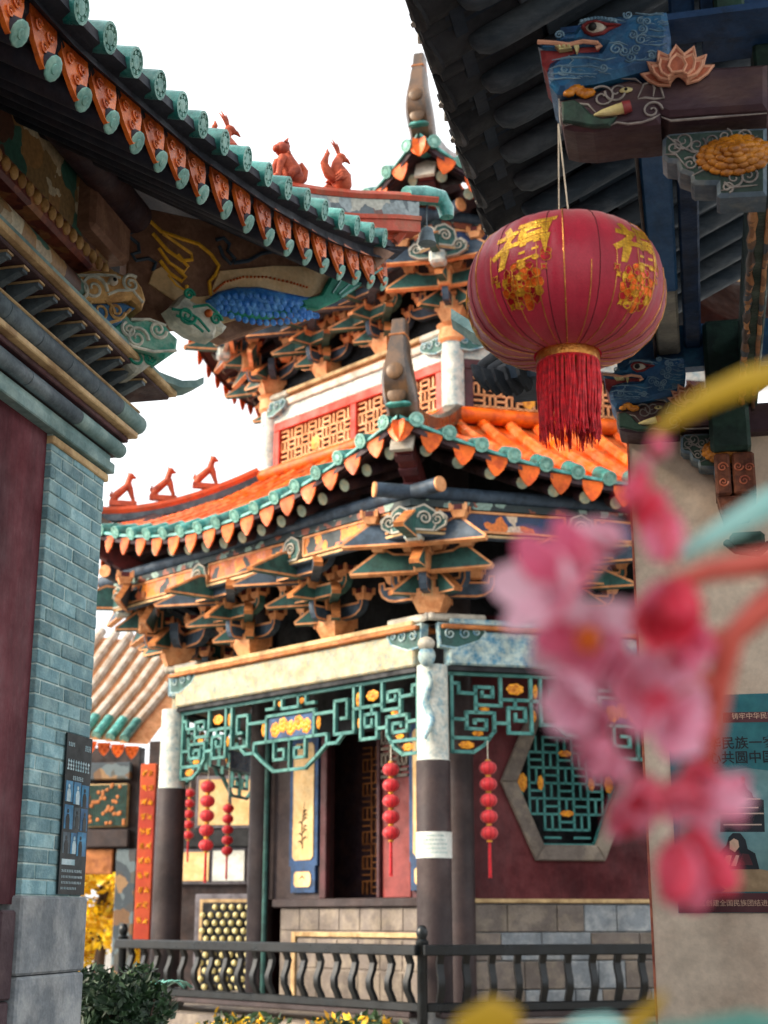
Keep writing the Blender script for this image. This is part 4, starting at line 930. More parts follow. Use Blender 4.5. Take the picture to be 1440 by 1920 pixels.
# ------------------------------------------------------------------ the covered gallery on the right (the viewer stands under its roof)
mat('gal_soffit', '#1b2735', '#253341', 4, .8, .3, 40, stretch=(.4, 1, 1))
mat('gal_rafter', '#3a4854', '#59626a', 5, .75, .4, 40, rv=.2, stretch=(.3, 1, 1))
mat('lime', '#b9b4aa', '#8f8c86', 20, .8, .5, 60, rv=.15)
mat('gal_tile', '#2c3036', '#22272d', 6, .8, .4, 40, rv=.15)
mat('dragon_blue', '#1a4a76', '#286690', 9, .42, .4, 60, rv=.0, spec=.5)
mat('relief_line', '#6f8da0', '#4f7088', 14, .5, .3, 60)
mat('beam_brown', '#45303a', '#57403e', 6, .55, .3, 50, stretch=(.5, 1, 1))
mat('line_grey', '#8f8a86', '#6f6a6a', 14, .55, .3, 60)
mat('lotus', '#b5674a', '#8f4a3a', 12, .5, .3, 60)
mat('lotus_edge', '#d9a184', None, 9, .5, .2, 60)
mat('gold_flower', '#c9801c', '#9a5a12', 18, .38, .4, 60, spec=.5)
mat('green_dark', '#1c332e', '#28463c', 9, .55, .3, 60)
mat('beam_blue', '#2a6094', '#1f4a72', 4, .55, .25, 40, stretch=(1, .3, 1))
mat('bracket_edge', '#5c7080', '#7f8a8c', 9, .6, .3, 50)
mat('beam_faded', '#a9a79c', '#8d8f8a', 6, .7, .3, 40)
mat('mouth_red', '#8f3a3c', '#6b2226', 12, .45, .2, 50)
mat('ivory', '#d9cf9a', '#c4b67c', 10, .45, .2, 50)
mat('wall_cream', '#e2d0bc', '#cfbaa6', 1.6, .85, .3, 25, rv=0)
mat('carved_block', '#7a4630', '#5a3022', 14, .6, .5, 40)
painted('paint_carved_edge', ['#8a5a34', '#2a3a4a', '#b07a4a', '#3a2a28', '#6a4a34'], 14)
gal = empty('covered_gallery', (1, 5, 0), None, 'dark timber gallery on the right with carved dragon beams and blue beams', 'building')
GX, GZ, GS = -.80, 4.64, .5
def gz(x): return GZ + GS * (x - GX)
gr = empty('roof', (0, 4, 4.7), gal)
m = MB(); m.add([(GX + .06, 1.6, gz(GX + .06) + .045), (4.2, 1.6, gz(4.2) + .045), (4.2, 7.9, gz(4.2) + .045), (GX + .06, 7.9, gz(GX + .06) + .045)], [(0, 3, 2, 1)]); 
m.add([(GX, 1.6, gz(GX) + .16), (4.2, 1.6, gz(4.2) + .16), (4.2, 7.9, gz(4.2) + .16), (GX, 7.9, gz(GX) + .16)], [(0, 1, 2, 3)]); m.build('roof_deck', 'gal_soffit', gr)
SLV = V((1, 0, GS)).normalized(); SLN = V((-GS, 0, 1)).normalized()
# rafters with sawn oval ends
def rafterg():
    m = MB(); n = 10; L_ = 4.6
    secs = [(0.0, .35), (.012, .7), (.05, .95), (.12, 1.), (L_, 1.)]; vs = []; fs = []
    for (x, k) in secs:
        for a in range(n):
            q = 2 * math.pi * a / n; cy, cz = math.cos(q), math.sin(q); cy = math.copysign(abs(cy) ** .6, cy); cz = math.copysign(abs(cz) ** .6, cz); vs.append((x, cy * .048 * k, cz * .05 * k - .05 + (.05 - .05 * k) * 1.0))
    for i in range(len(secs) - 1):
        for a in range(n): b = (a + 1) % n; fs.append((i * n + a, (i + 1) * n + a, (i + 1) * n + b, i * n + b))
    fs += [tuple(range(n)), tuple(range(len(secs) * n - 1, len(secs) * n - n - 1, -1))]; m.add(vs, fs); return m.mesh('rafter', ['gal_rafter'], 50)
RG = rafterg(); rr = random.Random(4)
y = 7.75; k = 0
while y > 1.65:
    x = GX + .13 + rr.uniform(-.02, .02); inst('rafter', RG, frm(V((x, y, gz(x) + .03)), SLV, V((0, 1, 0)), SLN), gr); y -= .27; k += 1
# flat boards between the rafters, some paler than others
y = 7.75 - .135
while y > 1.65:
    x0 = GX + .3 + rr.uniform(0, .3); m = MB(); L_ = rr.uniform(.6, 1.2); m.box(0, L_, -.085, .085, -.022, 0, 0, frm(V((x0, y, gz(x0) + .03)), SLV, V((0, 1, 0)), SLN), c=.004); m.build('lath_board', 'gal_rafter', gr); y -= .27
# eave: grey tiles seen from below, cap rows and lapped pans with ragged lit edges
m = MB()
for i in range(9):
    a0 = math.pi * i / 8
m.tube([(-.0, 0, .0), (.5, 0, 0)], .058, 12); CAPG = m.mesh('cap_tile', ['gal_tile'], 40)
def pan():
    m = MB(); A = []; B = []
    for i in range(7):
        a = -1 + 2 * i / 6; A.append((a * .125, -.05 * (1 - a * a)))
    G = [[(0 + .03 * (1 - abs(a[0]) / .125), a[0], a[1] - .018) for a in A], [(0, a[0], a[1]) for a in A], [(.45, a[0], a[1]) for a in A], [(.45, a[0], a[1] - .018) for a in A]]
    m.grid(G); m.grid([G[0], G[3]], flip=True)
    m.prism([(-.12, .0), (-.1, -.05), (-.05, -.085), (0, -.1), (.05, -.085), (.1, -.05), (.12, 0)], .014, frm(V((0, 0, 0)), V((0, 1, 0)), V((-.3, 0, 1)).normalized(), V((1, 0, .3)).normalized())); return m.mesh('pan_tile', ['gal_tile'], 50)
PANG = pan(); y = 7.9; k = 0
while y > 1.6:
    if k % 2 == 0: o = V((GX - .04 + rr.uniform(-.012, .012), y, gz(GX - .04) + .10)); inst('cap_tile', CAPG, frm(o, SLV, V((0, 1, 0)), SLN), gr)
    else: o = V((GX - .045 + rr.uniform(-.012, .012), y, gz(GX - .04) + .085)); inst('pan_tile', PANG, frm(o, SLV, V((0, 1, 0)), SLN), gr)
    if k % 2 == 0: m = MB(); m.tube([o + V((.0, -.06, -.03)), o + V((.02, 0, .055)), o + V((0, .07, -.02))], [.012, .018, .01], 5); m.build('lime_mortar', 'lime', gr, 60)  # pale mortar bits; their colour also stands for sunlit tile ends
    y -= .135; k += 1
m = MB(); m.box(0, .05, 1.6, 7.9, -.03, .03, 0, frm(V((GX + .07, 0, gz(GX + .07) + .06)), SLV, V((0, 1, 0)), SLN)); m.build('eave_board', 'gal_soffit', gr)
# far corner: upturned ridge tail and its last tiles
m = MB(); P = [V((-.55, 7.62, 4.92)), V((-.80, 7.72, 4.86)), V((-1.0, 7.79, 4.90)), V((-1.18, 7.85, 5.0)), V((-1.32, 7.9, 5.13))]; A = []
for i, p in enumerate(P): w_ = .11 - .012 * i; A.append([p + V((0, -w_, -.03)), p + V((0, -w_ * .9, .04)), p + V((0, w_ * .9, .04)), p + V((0, w_, -.03)), p + V((0, 0, -.07)), p + V((0, -w_, -.03))])
m.grid(A, 0); m.add([A[-1][i] for i in range(5)], [(0, 1, 2, 3, 4)]); m.build('ridge_tail', 'stone_teal', gr, 40)
for k in range(5):
    t = k / 4; o = V((-.86 - .26 * t, 7.55 + .28 * t, 4.60 + .13 * t * t + .02)); d = V((-.8, .25 + .5 * t, -.18)).normalized(); inst('cap_tile', CAPG, zdir(o, -d) @ MX.Rotation(rad(-90), 4, 'Y'), gr)
    m = MB(); m.prism([(-.1, .03), (-.085, -.05), (-.04, -.10), (0, -.125), (.04, -.10), (.085, -.05), (.1, .03)], .02, zdir(o + V((.02, -.07, -.045)), d)); m.build('drip_tile', 'gal_tile', gr)
m = MB(); m.box(-.95, -.5, 7.5, 7.9, 4.55, 4.72); m.build('corner_block', 'gal_soffit', gr)
# ---- carved dragon beam (two: the near one and its twin over the end wall)
YB = 4.4
def pc5(x, y): p = onY(800 + x * .4444, y * .4444, YB - .23); return (p.x, p.z)
def YF(off): return frm(V((0, YB - .12 - off, 0)), V((1, 0, 0)), UPV, V((0, -1, 0)))   # local x right, y up, z to the viewer
def R3(ps): return [V(pc5(*q)).to_3d() for q in ps]
def dragon_beam(name, par):
    e = empty(name, (0, YB, 4.3), par)
    def sub(m, nm, mats, sm=None): return m.build(nm, mats, e, sm)
    # blue dragon head
    m = MB(); hd = [(468, 190), (480, 180), (530, 182), (550, 150), (585, 132), (620, 130), (640, 105), (690, 82), (760, 70), (850, 58), (930, 52), (1012, 44), (1030, 150), (1020, 245), (960, 285), (890, 300), (800, 325), (720, 345), (640, 355), (590, 392), (548, 392), (515, 350), (508, 300), (520, 262), (560, 236), (640, 214), (725, 212), (735, 195), (700, 188), (640, 190), (560, 205), (500, 205)]
    m.prism([pc5(*q) for q in hd], .24, YF(-.12), 0, bev=.022); sub(m, 'dragon_head', 'dragon_blue')
    m = MB(); m.prism([pc5(*q) for q in ((478, 205), (500, 207), (560, 210), (640, 195), (700, 192), (730, 200), (722, 212), (640, 216), (560, 238), (520, 262), (506, 296), (485, 268))], .2, YF(-.10), 0); m.tube(R3([(470, 188), (540, 192), (600, 200), (660, 186), (722, 192), (735, 205), (715, 214)]), .008, 6, 1, True, YF(.125)); sub(m, 'dragon_mouth', ['mouth_red', 'lotus_edge'])
    m = MB(); m.prism([pc5(*q) for q in ((540, 200), (600, 196), (615, 212), (560, 220))], .02, YF(.105)); 
    for q in ((560, 208), (580, 206), (600, 204)): c = pc5(*q); m.ball((c[0], c[1], 0), .008, 6, 4, 0, M=YF(.125))
    m.prism([pc5(*q) for q in ((622, 205), (645, 203), (634, 236))], .02, YF(.11)); sub(m, 'dragon_teeth', 'ivory')
    c = pc5(712, 130)
    m = MB(); m.ball((c[0], c[1], 0), .03, 14, 8, 0, (1.25, .85, .5), YF(.12)); m.ball((c[0] - .008, c[1], .012), .015, 10, 6, 1, M=YF(.122)); m.tube(R3([(660, 125), (680, 108), (715, 103), (760, 115), (815, 118), (770, 132), (745, 150), (700, 158), (672, 145), (660, 125)]), .007, 6, 2, True, YF(.125)); sub(m, 'dragon_eye', ['white_paint', 'ink', 'mouth_red'], 60)
    m = MB(); rr = random.Random(2)
    for (x, y, r, d) in ((560, 155, 15, 1), (800, 215, 22, 1), (835, 225, 18, -1), (905, 175, 18, 1), (885, 215, 16, -1), (910, 130, 17, 1), (930, 100, 14, -1), (870, 155, 15, -1), (860, 250, 17, 1), (745, 295, 15, 1), (585, 300, 22, 1), (905, 95, 13, 1), (850, 70, 14, 1), (950, 240, 15, -1)):
        c2 = pc5(x, y); m.spiral(c2, r * .0011, 1.6, d, rr.uniform(0, 6), .0038, 0, YF(.121), 5, z=.0)
    for ln in (((515, 300), (560, 285), (620, 290), (690, 285), (760, 300)), ((512, 325), (570, 315), (640, 320), (720, 318)), ((520, 345), (580, 338), (650, 338)), ((640, 112), (700, 88), (780, 86), (840, 100)), ((650, 122), (705, 96), (770, 96), (815, 108)), ((770, 190), (810, 185), (850, 200)), ((530, 262), (600, 250), (680, 250), (750, 262), (800, 250)), ((600, 240), (620, 262), (600, 280)), ((860, 262), (920, 262), (1000, 240)), ((880, 62), (940, 72), (1000, 62)), ((940, 130), (980, 140), (1012, 135)), ((940, 160), (985, 165), (1015, 160)), ((935, 195), (980, 200), (1015, 190))):
        m.tube(R3(ln), [.0015] + [.0038] * (len(ln) - 2) + [.0015], 5, 0, True, YF(.121))
    for k in range(11): c2 = pc5(655 + k * 14, 100 - 12 * math.sin(k / 10 * 3.1)); m.ball((c2[0], c2[1], 0), .009, 6, 4, 0, M=YF(.122))
    for k in range(34):
        x, y = 900 + rr.uniform(0, 105), 65 + rr.uniform(0, 200); l_ = rr.uniform(18, 40); m.tube(R3([(x, y), (x + l_ * .5, y + rr.uniform(-6, 3)), (min(x + l_, 1018), y + rr.uniform(-10, 6))]), [.0008, .0022, .0008], 4, 0, True, YF(.12))
    for k in range(30):
        x, y = 560 + rr.uniform(0, 200), 275 + rr.uniform(0, 60); m.tube(R3([(x, y), (x + 12, y - 3), (x + 26, y + 1)]), [.0008, .0022, .0008], 4, 0, True, YF(.12))
    tag(sub(m, 'carved_curls', 'relief_line'), kind='stuff')
    # brown beam with an elephant's trunk and ear
    m = MB(); bb = [(556, 405), (575, 398), (640, 385), (700, 372), (760, 345), (800, 328), (850, 318), (920, 325), (960, 320), (1000, 300), (1100, 285), (1180, 265), (1440, 248), (1440, 440), (1200, 456), (1020, 470), (985, 455), (985, 500), (930, 508), (850, 512), (770, 525), (700, 535), (620, 532), (572, 520), (560, 480)]
    m.prism([pc5(*q) for q in bb], .22, YF(-.13), 0, bev=.016); sub(m, 'beam', 'beam_brown')
    # the beam's plain length running back into the building
    c0, c1 = pc5(1430, 250), pc5(1430, 462); m = MB(); m.box(c0[0] - .02, 3.2, YB - .09, YB + .09, c1[1] + .01, c0[1] - .01, 0, c=.012); sub(m, 'tie_beam', 'beam_brown')
    m = MB()
    for (x, y, r, d, a0) in ((740, 400, 42, -1, 3.), (950, 455, 30, 1, 0), (800, 375, 34, 1, 3.), (600, 490, 26, 1, 0), (640, 480, 24, -1, 0), (590, 460, 22, 1, 2.)):
        m.spiral(pc5(x, y), r * .00115, 1.4, d, a0, .0045, 0, YF(.095), 5)
    for ln in (((556, 405), (560, 480), (566, 552)), ((890, 400), (915, 345), (950, 330), (985, 350), (1000, 402), (960, 405), (920, 400), (890, 405)), ((770, 520), (800, 505), (850, 512), (905, 505), (950, 490), (985, 470)), ((820, 320), (880, 322), (905, 340)), ((700, 485), (760, 500), (800, 480), (760, 478)), ((575, 440), (620, 425), (680, 430), (720, 470)), ((580, 520), (640, 505), (700, 520), (740, 510)), ((990, 482), (1030, 498), (1200, 484), (1436, 466)), ((945, 325), (960, 360), (955, 395)), ((820, 378), (845, 372), (868, 358))):
        m.tube(R3(ln), [.0015] + [.0042] * (len(ln) - 2) + [.0015], 5, 0, True, YF(.093))
    tag(sub(m, 'carved_lines', 'line_grey'), kind='stuff')
    m = MB(); m.prism([pc5(*q) for q in ((568, 425), (620, 415), (660, 440), (690, 475), (740, 495), (800, 488), (770, 525), (700, 530), (620, 515), (572, 510))], .02, YF(.088), 0, bev=.006); sub(m, 'green_cloud', 'green_dark')
    m = MB(); m.tube(R3([(705, 486), (740, 478), (790, 466), (830, 455)]), [.003, .012, .018, .02], 8, 0, True, YF(.11)); m.tube(R3([(828, 456), (862, 446)]), [.023, .02], 8, 1, True, YF(.11)); sub(m, 'tusk', ['ivory', 'mouth_red'], 50)
    c = pc5(840, 370); m = MB(); m.ball((c[0], c[1], 0), .014, 10, 6, 0, (1.6, .8, .5), YF(.095)); m.ball((c[0], c[1], .006), .006, 8, 5, 1, M=YF(.095)); sub(m, 'elephant_eye', ['ivory', 'ink'], 60)
    # orange leaf and lotus
    m = MB()
    for k in range(7): c = pc5(600 + k * 14, 385 - 14 * math.sin(k * .9) - k * 2); m.ball((c[0], c[1], 0), .018, 7, 5, 0, (1.3, 1, .6), YF(.1))
    sub(m, 'orange_blossom', 'gold_flower', 60)
    lb = pc5(1060, 335); m = MB()
    def petal(a, l, wd, off, z):
        q = [(-wd * .35, 0), (-wd * .55, l * .35), (-wd * .4, l * .7), (0, l), (wd * .4, l * .7), (wd * .55, l * .35), (wd * .35, 0)]
        M = YF(.10) @ T(lb[0] + off, lb[1] - .005, z) @ RZ(a); m.prism(q, .012, M, 0, 1, .006, 1, bev=.003)
    for (a, l, wd, off, z) in ((1.15, .11, .045, -.02, 0), (-1.15, .11, .045, .02, 0), (.8, .115, .05, -.015, .012), (-.8, .115, .05, .015, .012), (.42, .12, .055, -.01, .024), (-.42, .12, .055, .01, .024), (0, .12, .06, 0, .03), (.95, .08, .05, -.02, .036), (-.95, .08, .05, .02, .036), (.5, .08, .055, -.015, .044), (-.5, .08, .055, .015, .044), (0, .075, .06, 0, .05)): petal(a, l, wd, off, z)
    sub(m, 'lotus', ['lotus', 'lotus_edge'])
    # stepped green bracket under the beam
    m = MB(); gb = [(992, 530), (1020, 505), (1200, 490), (1440, 478), (1440, 768), (1240, 778), (1226, 770), (1224, 722), (1130, 722), (1116, 712), (1112, 684), (1066, 668), (1052, 630), (1010, 626), (990, 605)]
    m.prism([pc5(*q) for q in gb], .12, YF(-.09), 0, 1, bev=.012); sub(m, 'stepped_bracket', ['green_dark', 'bracket_edge'])
    m = MB()
    for (x, y, r, d) in ((1080, 540, 30, 1), (1140, 560, 26, -1), (1040, 570, 24, -1), (1150, 620, 28, 1), (1200, 540, 22, 1), (1110, 640, 22, -1), (1300, 700, 30, 1), (1360, 690, 26, -1), (1260, 520, 22, -1), (1340, 520, 22, 1), (1270, 740, 18, 1), (1385, 620, 20, 1)): m.spiral(pc5(x, y), r * .00115, 1.5, d, x * .37, .004, 0, YF(.032), 5)
    for ln in (((1010, 520), (1060, 560), (1120, 590), (1190, 590)), ((1120, 690), (1180, 660), (1230, 650)), ((1240, 755), (1300, 740), (1400, 730)), ((1000, 600), (1050, 600), (1100, 660)), ((1330, 500), (1370, 540), (1400, 520))): m.tube(R3(ln), [.0015] + [.004] * (len(ln) - 2) + [.0015], 5, 0, True, YF(.032))
    tag(sub(m, 'bracket_scrolls', 'line_grey'), kind='stuff')
    fc = pc5(1300, 605); m = MB(); rr = random.Random(9)
    for (n, r, z, s_) in ((17, .076, 0, .024), (14, .058, .014, .022), (10, .04, .026, .02), (6, .022, .036, .018), (1, 0, .044, .018)):
        for k in range(n):
            a = 2 * math.pi * k / n + n; m.ball((fc[0] + r * 1.25 * math.cos(a), fc[1] + r * .75 * math.sin(a), z), s_ * rr.uniform(.85, 1.15), 8, 5, 0, (1.25, .8, .5), YF(.035))
    sub(m, 'gold_peony', 'gold_flower', 60)
    return e
db = dragon_beam('dragon_beam', gal)
def copy_part(src, par, D):
    o = src.copy(); COL.objects.link(o); Mw = D @ WM[src.name]; WM[o.name] = Mw
    o.parent = par; o.matrix_parent_inverse = WM[par.name].inverted(); o.matrix_basis = Mw; return o
D = T(0, 3.1, 0)
db2 = copy_part(db, gal, D)
for c in list(db.children): copy_part(c, db2, D)
# longitudinal beams
m = MB(); m.box(-.10, .03, 4.5, 6.55, 4.56, 4.72, 0, c=.012); m.build('blue_beam', 'beam_blue', gal)
m = MB(); m.box(-.097, .027, 6.55, 7.38, 4.563, 4.717, 0, c=.012); m.build('faded_beam', 'beam_faded', gal)
m = MB(); m.box(-.115, -.10, 4.5, 7.38, 4.545, 4.735, 0, c=.004); m.build('beam_edge', 'column_dark', gal)
m = MB(); m.box(.05, .14, 4.5, 7.4, 4.60, 4.80, 0, c=.01); m.build('dark_blue_beam', 'navy', gal)
m = MB(); m.box(.33, .41, 4.52, 7.36, 4.22, 4.60, 0, c=.01); cb = m.build('carved_board', 'green_dark', gal)
m = MB(); P = [V((.325, 4.55 + 2.8 * k / 40, 4.215 + .012 * math.sin(k * 1.7))) for k in range(41)]; m.tube(P, [.017 + .006 * math.sin(k * 2.3) for k in range(41)], 6); m.tube([p + V((.06, 0, .0)) for p in P], .012, 6); m.build('carved_edge', 'paint_carved_edge', cb, 60)
m = MB(); m.box(-.32, 3, 4.25, 4.40, 4.52, 4.545); m.box(1.0, 1.1, 4.4, 7.4, 4.5, 4.8); m.build('ceiling_batten', 'navy', gal)
m = MB(); m.box(-.32, 3, 7.42, 7.5, 4.50, 4.75); m.build('blue_board', 'dragon_blue', gal)
m = MB(); m.box(.16, 3.2, 4.45, 4.60, 4.56, 4.95); m.build('upper_board', 'navy', gal)
m = MB(); m.box(.20, .30, 4.30, 4.42, 4.545, 5.0, 0, c=.01); m.build('king_post', 'green_dark', gal)
# end wall, carved corbel, unseen back kept to a low parapet to let sky light in
m = MB(); m.box(-.28, 3.3, 7.5, 7.78, 0, 4.17); m.build('end_wall', 'wall_cream', gal)
m = MB(); m.box(-.292, -.2801, 7.49, 7.79, 0, 4.17); m.build('wall_edge', 'lotus', gal)
m = MB(); m.box(2.6, 2.8, 1.6, 7.5, 0, .9); m.build('parapet', 'wall_cream', gal)
for y in (1.9, 4.4, 7.3): m = MB(); m.lathe([(.14, .9), (.14, gz(2.7))], 16, 0, T(2.7, y, 0)); m.build('gallery_column', 'maroon_wood', gal, 40)
m = MB(); m.box(.15, .36, 7.26, 7.49, 3.96, 4.7, 0, c=.02); m.build('green_post', 'green_dark', gal)
cor = empty('carved_corbel', (.26, 7.4, 3.7), gal)
m = MB(); m.box(.165, .245, 7.28, 7.49, 3.72, 3.95, 0, c=.012); m.box(.255, .37, 7.28, 7.49, 3.72, 3.95, 0, c=.012); m.build('corbel_block', 'carved_block', cor)
m = MB(); m.prism([(.17, 3.72), (.37, 3.72), (.33, 3.62), (.2, 3.6)], .18, frm(V((0, 7.49, 0)), V((1, 0, 0)), UPV, V((0, -1, 0)))); m.build('corbel_foot', 'carved_block', cor)
m = MB()
for (x, z, r, d) in ((.205, 3.87, .028, 1), (.285, 3.87, .026, -1), (.34, 3.86, .024, 1), (.205, 3.79, .026, -1), (.31, 3.79, .03, 1)): m.spiral((x, z), r, 1.5, d, 0, .005, 0, frm(V((0, 7.278, 0)), V((1, 0, 0)), UPV, V((0, -1, 0))))
tag(m.build('corbel_scrolls', 'lotus', cor), kind='stuff')
m = MB(); m.box(.22, .40, 7.40, 7.49, 3.46, 3.55, 0, c=.02); m.tube([(.2, 7.42, 3.5), (.25, 7.38, 3.44), (.36, 7.4, 3.42), (.42, 7.42, 3.48)], .02, 6); m.build('lower_bracket', 'green_dark', gal)
# ------------------------------------------------------------------ big red lantern
def silk(name, c, c2, tr=.35):
    m = mat(name, c, c2, 6, .42, .12, 160, rv=0, spec=.45, sheen=.4, grime=.15); n, l = m.node_tree.nodes, m.node_tree.links
    b = n['Principled BSDF']; o = n['Material Output']; t = n.new('ShaderNodeBsdfTranslucent'); mx = n.new('ShaderNodeMixShader'); mx.inputs[0].default_value = tr
    src = b.inputs['Base Color'].links[0].from_socket; l.new(src, t.inputs[0]); l.new(b.outputs[0], mx.inputs[1]); l.new(t.outputs[0], mx.inputs[2]); l.new(mx.outputs[0], o.inputs[0]); return m
silk('lantern_silk', '#b81c3c', '#c22844', .35)
silk('small_silk', '#e0303a', '#d42834', .35)
mat('gold_foil', '#f0b838', '#d09428', 30, .34, .4, 190, metal=.6, rv=0)
def scaly(m):
    n, l = m.node_tree.nodes, m.node_tree.links; b = n['Principled BSDF']; g = n.new('ShaderNodeNewGeometry'); v = n.new('ShaderNodeTexVoronoi'); v.inputs['Scale'].default_value = 90; v.inputs['Randomness'].default_value = .1; l.new(g.outputs['Position'], v.inputs['Vector'])
    r = n.new('ShaderNodeMapRange'); r.inputs[1].default_value = .25; r.inputs[2].default_value = .75; r.inputs[3].default_value = 1.0; r.inputs[4].default_value = .7; l.new(v.outputs['Distance'], r.inputs[0])
    h = n.new('ShaderNodeHueSaturation'); l.new(b.inputs['Base Color'].links[0].from_socket, h.inputs['Color']); l.new(r.outputs[0], h.inputs['Value']); l.new(h.outputs[0], b.inputs['Base Color'])
scaly(MATS['gold_foil'])
mat('seam_dark', '#5c0f1c', None, 20, .7, 0, rv=0)
mat('gold_trim', '#d9964a', '#b5702c', 30, .3, .3, 120, metal=.6, rv=0)
mat('peony_red', '#b01a24', '#8a101c', 40, .4, .2, 120, metal=.5, rv=0)
mat('peony_orange', '#e2641c', '#c4401c', 40, .4, .2, 120, metal=.6, rv=0)
mat('tassel_red', '#e01828', '#a81020', 60, .55, .2, 120, rv=0, sheen=.2)
mat('cord', '#cfc6b4', None, 30, .7, .1)
LP = onY(1060, 550, 4.25); RL = (onY(1247, 543, 4.25) - onY(873, 543, 4.25)).length / 2 * .985
lan = empty('red_lantern', LP, None, 'large round red silk lantern with gold character, peonies and red tassel, hanging under the eave', 'lantern')
LPR = [(.30, .665), (.45, .655), (.60, .625), (.72, .57), (.83, .485), (.91, .38), (.965, .25), (.995, .10), (1., -.03), (.985, -.18), (.94, -.33), (.86, -.46), (.75, -.565), (.62, -.635), (.48, -.67), (.34, -.685)]
def lr(z):                                   # radius of the silk at height z (in units of RL)
    for a, b in zip(LPR[:-1], LPR[1:]):
        if b[1] <= z <= a[1]: return a[0] + (b[0] - a[0]) * (a[1] - z) / (a[1] - b[1])
    return .32
FACE = math.atan2(-LP.y, -LP.x)
def lsurf(ph, z, off=0.):
    q = 1 - .012 * abs(math.sin(12 * ph)) ** .6 if abs(z) < .7 else 1
    r = lr(z) * RL * (1.006 - .014 * abs(math.cos(12 * ph)) ** 3 * 0) * (1 - .016 * (1 - abs(math.cos(12 * ph)))) + off
    return LP + V((r * math.cos(FACE + ph), r * math.sin(FACE + ph), z * RL))
m = MB(); NN = 192; zs = []
for a, b in zip(LPR[:-1], LPR[1:]): zs += [a[1], (a[1] + b[1]) / 2]
zs.append(LPR[-1][1])
vs_ = [lsurf(2 * math.pi * i / NN, z) for z in zs for i in range(NN)]
m.add(vs_, [(k * NN + i, (k + 1) * NN + i, (k + 1) * NN + (i + 1) % NN, k * NN + (i + 1) % NN) for k in range(len(zs) - 1) for i in range(NN)])
body = m.build('silk_body', 'lantern_silk', lan, 80)
for i in range(24):
    ph = 2 * math.pi * i / 24; full = i % 4 == 0
    zz_ = [z for z in zs if full or z < .12 - .22 * ((i * 7) % 3 == 1)]
    m = MB(); m.tube([lsurf(ph, z, .0012) for z in zz_], .0016 if not full else .0022, 5); m.build('gold_rib', 'gold_trim', body)
for i in range(12):
    ph = 2 * math.pi * (i + .5) / 12 + .09; m = MB(); m.tube([lsurf(ph, z, .0002) for z in zs], .0016, 5); m.build('seam', 'seam_dark', body)
m = MB(); m.lathe([(.29 * RL, -.79 * RL), (.315 * RL, -.77 * RL), (.325 * RL, -.70 * RL), (.30 * RL, -.62 * RL)], 40, 0, T(*LP)); m.build('lower_collar', 'gold_trim', lan, 40)
m = MB(); m.lathe([(.33 * RL, .63 * RL), (.30 * RL, .69 * RL), (.18 * RL, .705 * RL), (.04 * RL, .71 * RL)], 32, 0, T(*LP)); m.build('top_cap', 'gold_trim', lan, 40)
m = MB(); m.lathe([(.05, .69 * RL), (.05, .74 * RL), (.02, .75 * RL)], 20, 0, T(*LP)); m.build('top_ring', 'ink', lan, 40)
# tassel: many separate hanging threads
m = MB(); rr = random.Random(21)
for k in range(260):
    a = rr.uniform(0, 2 * math.pi); r = RL * .305 * rr.uniform(.90, 1.02); l_ = RL * rr.uniform(.64, .85); x0, y0 = r * math.cos(a), r * math.sin(a)
    w1, w2 = rr.uniform(-.006, .006), rr.uniform(-.006, .006)
    m.tube([LP + V((x0, y0, -.77 * RL)), LP + V((x0 * 1.0 + w1, y0 + w2, -.77 * RL - l_ * .35)), LP + V((x0 * .97 + w2, y0 - w1, -.77 * RL - l_ * .7)), LP + V((x0 * .95 - w1 * 1.6, y0 + w2, -.77 * RL - l_))], [.0028, .0028, .0026, .0016], 4, 0, False)
tag(m.build('tassel_fringe', 'tassel_red', lan), kind='stuff')
m = MB(); m.lathe([(.30 * RL, -.80 * RL), (.32 * RL, -.785 * RL), (.31 * RL, -.765 * RL)], 40, 0, T(*LP), False, False); m.build('tassel_band', 'tassel_red', lan, 60)
top = onY(1047, 232, 4.18)
for k, dx in enumerate((-.006, .012)):
    m = MB(); m.tube([LP + V((dx * 2, 0, .73 * RL)), top], .0028, 6); m.build('hanging_cord', 'cord', lan)
# printed gold character, coins and peony, repeated round the silk
def patch(name, poly, ph0, mname, off, line=None, holes=None):
    bm = bmesh.new(); vv = [bm.verts.new((x, y, 0)) for x, y in poly]; f = bm.faces.new(vv); bmesh.ops.triangulate(bm, faces=[f])
    for _ in range(4):
        ed = [e for e in bm.edges if e.calc_length() > .022]
        if not ed: break
        bmesh.ops.subdivide_edges(bm, edges=ed, cuts=1); bmesh.ops.triangulate(bm, faces=bm.faces[:])
    for v in bm.verts:
        z = v.co.y / RL; v.co = lsurf(ph0 + v.co.x / (max(lr(z), .4) * RL), z, off)
    bmesh.ops.recalc_face_normals(bm, faces=bm.faces)
    me = bpy.data.meshes.new(name); bm.to_mesh(me); bm.free(); me.materials.append(MATS[mname]); o = inst(name, me, MX.Identity(4), body)
    if line:
        m = MB(); P = []
        for a, b in zip(poly, poly[1:] + poly[:1]):
            for k in range(2): P.append((a[0] + (b[0] - a[0]) * k / 2, a[1] + (b[1] - a[1]) * k / 2))
        P.append(P[0]); m.tube([lsurf(ph0 + x / (max(lr(y / RL), .4) * RL), y / RL, off + .0006) for x, y in P], .0009, 4); m.build('outline', line, body)
PXM = RL / 187
def L6(x, y, cx=345): return ((x - cx) * .4167 * PXM, (390 - y) * .4167 * PXM * 1.04 - .385 * RL)
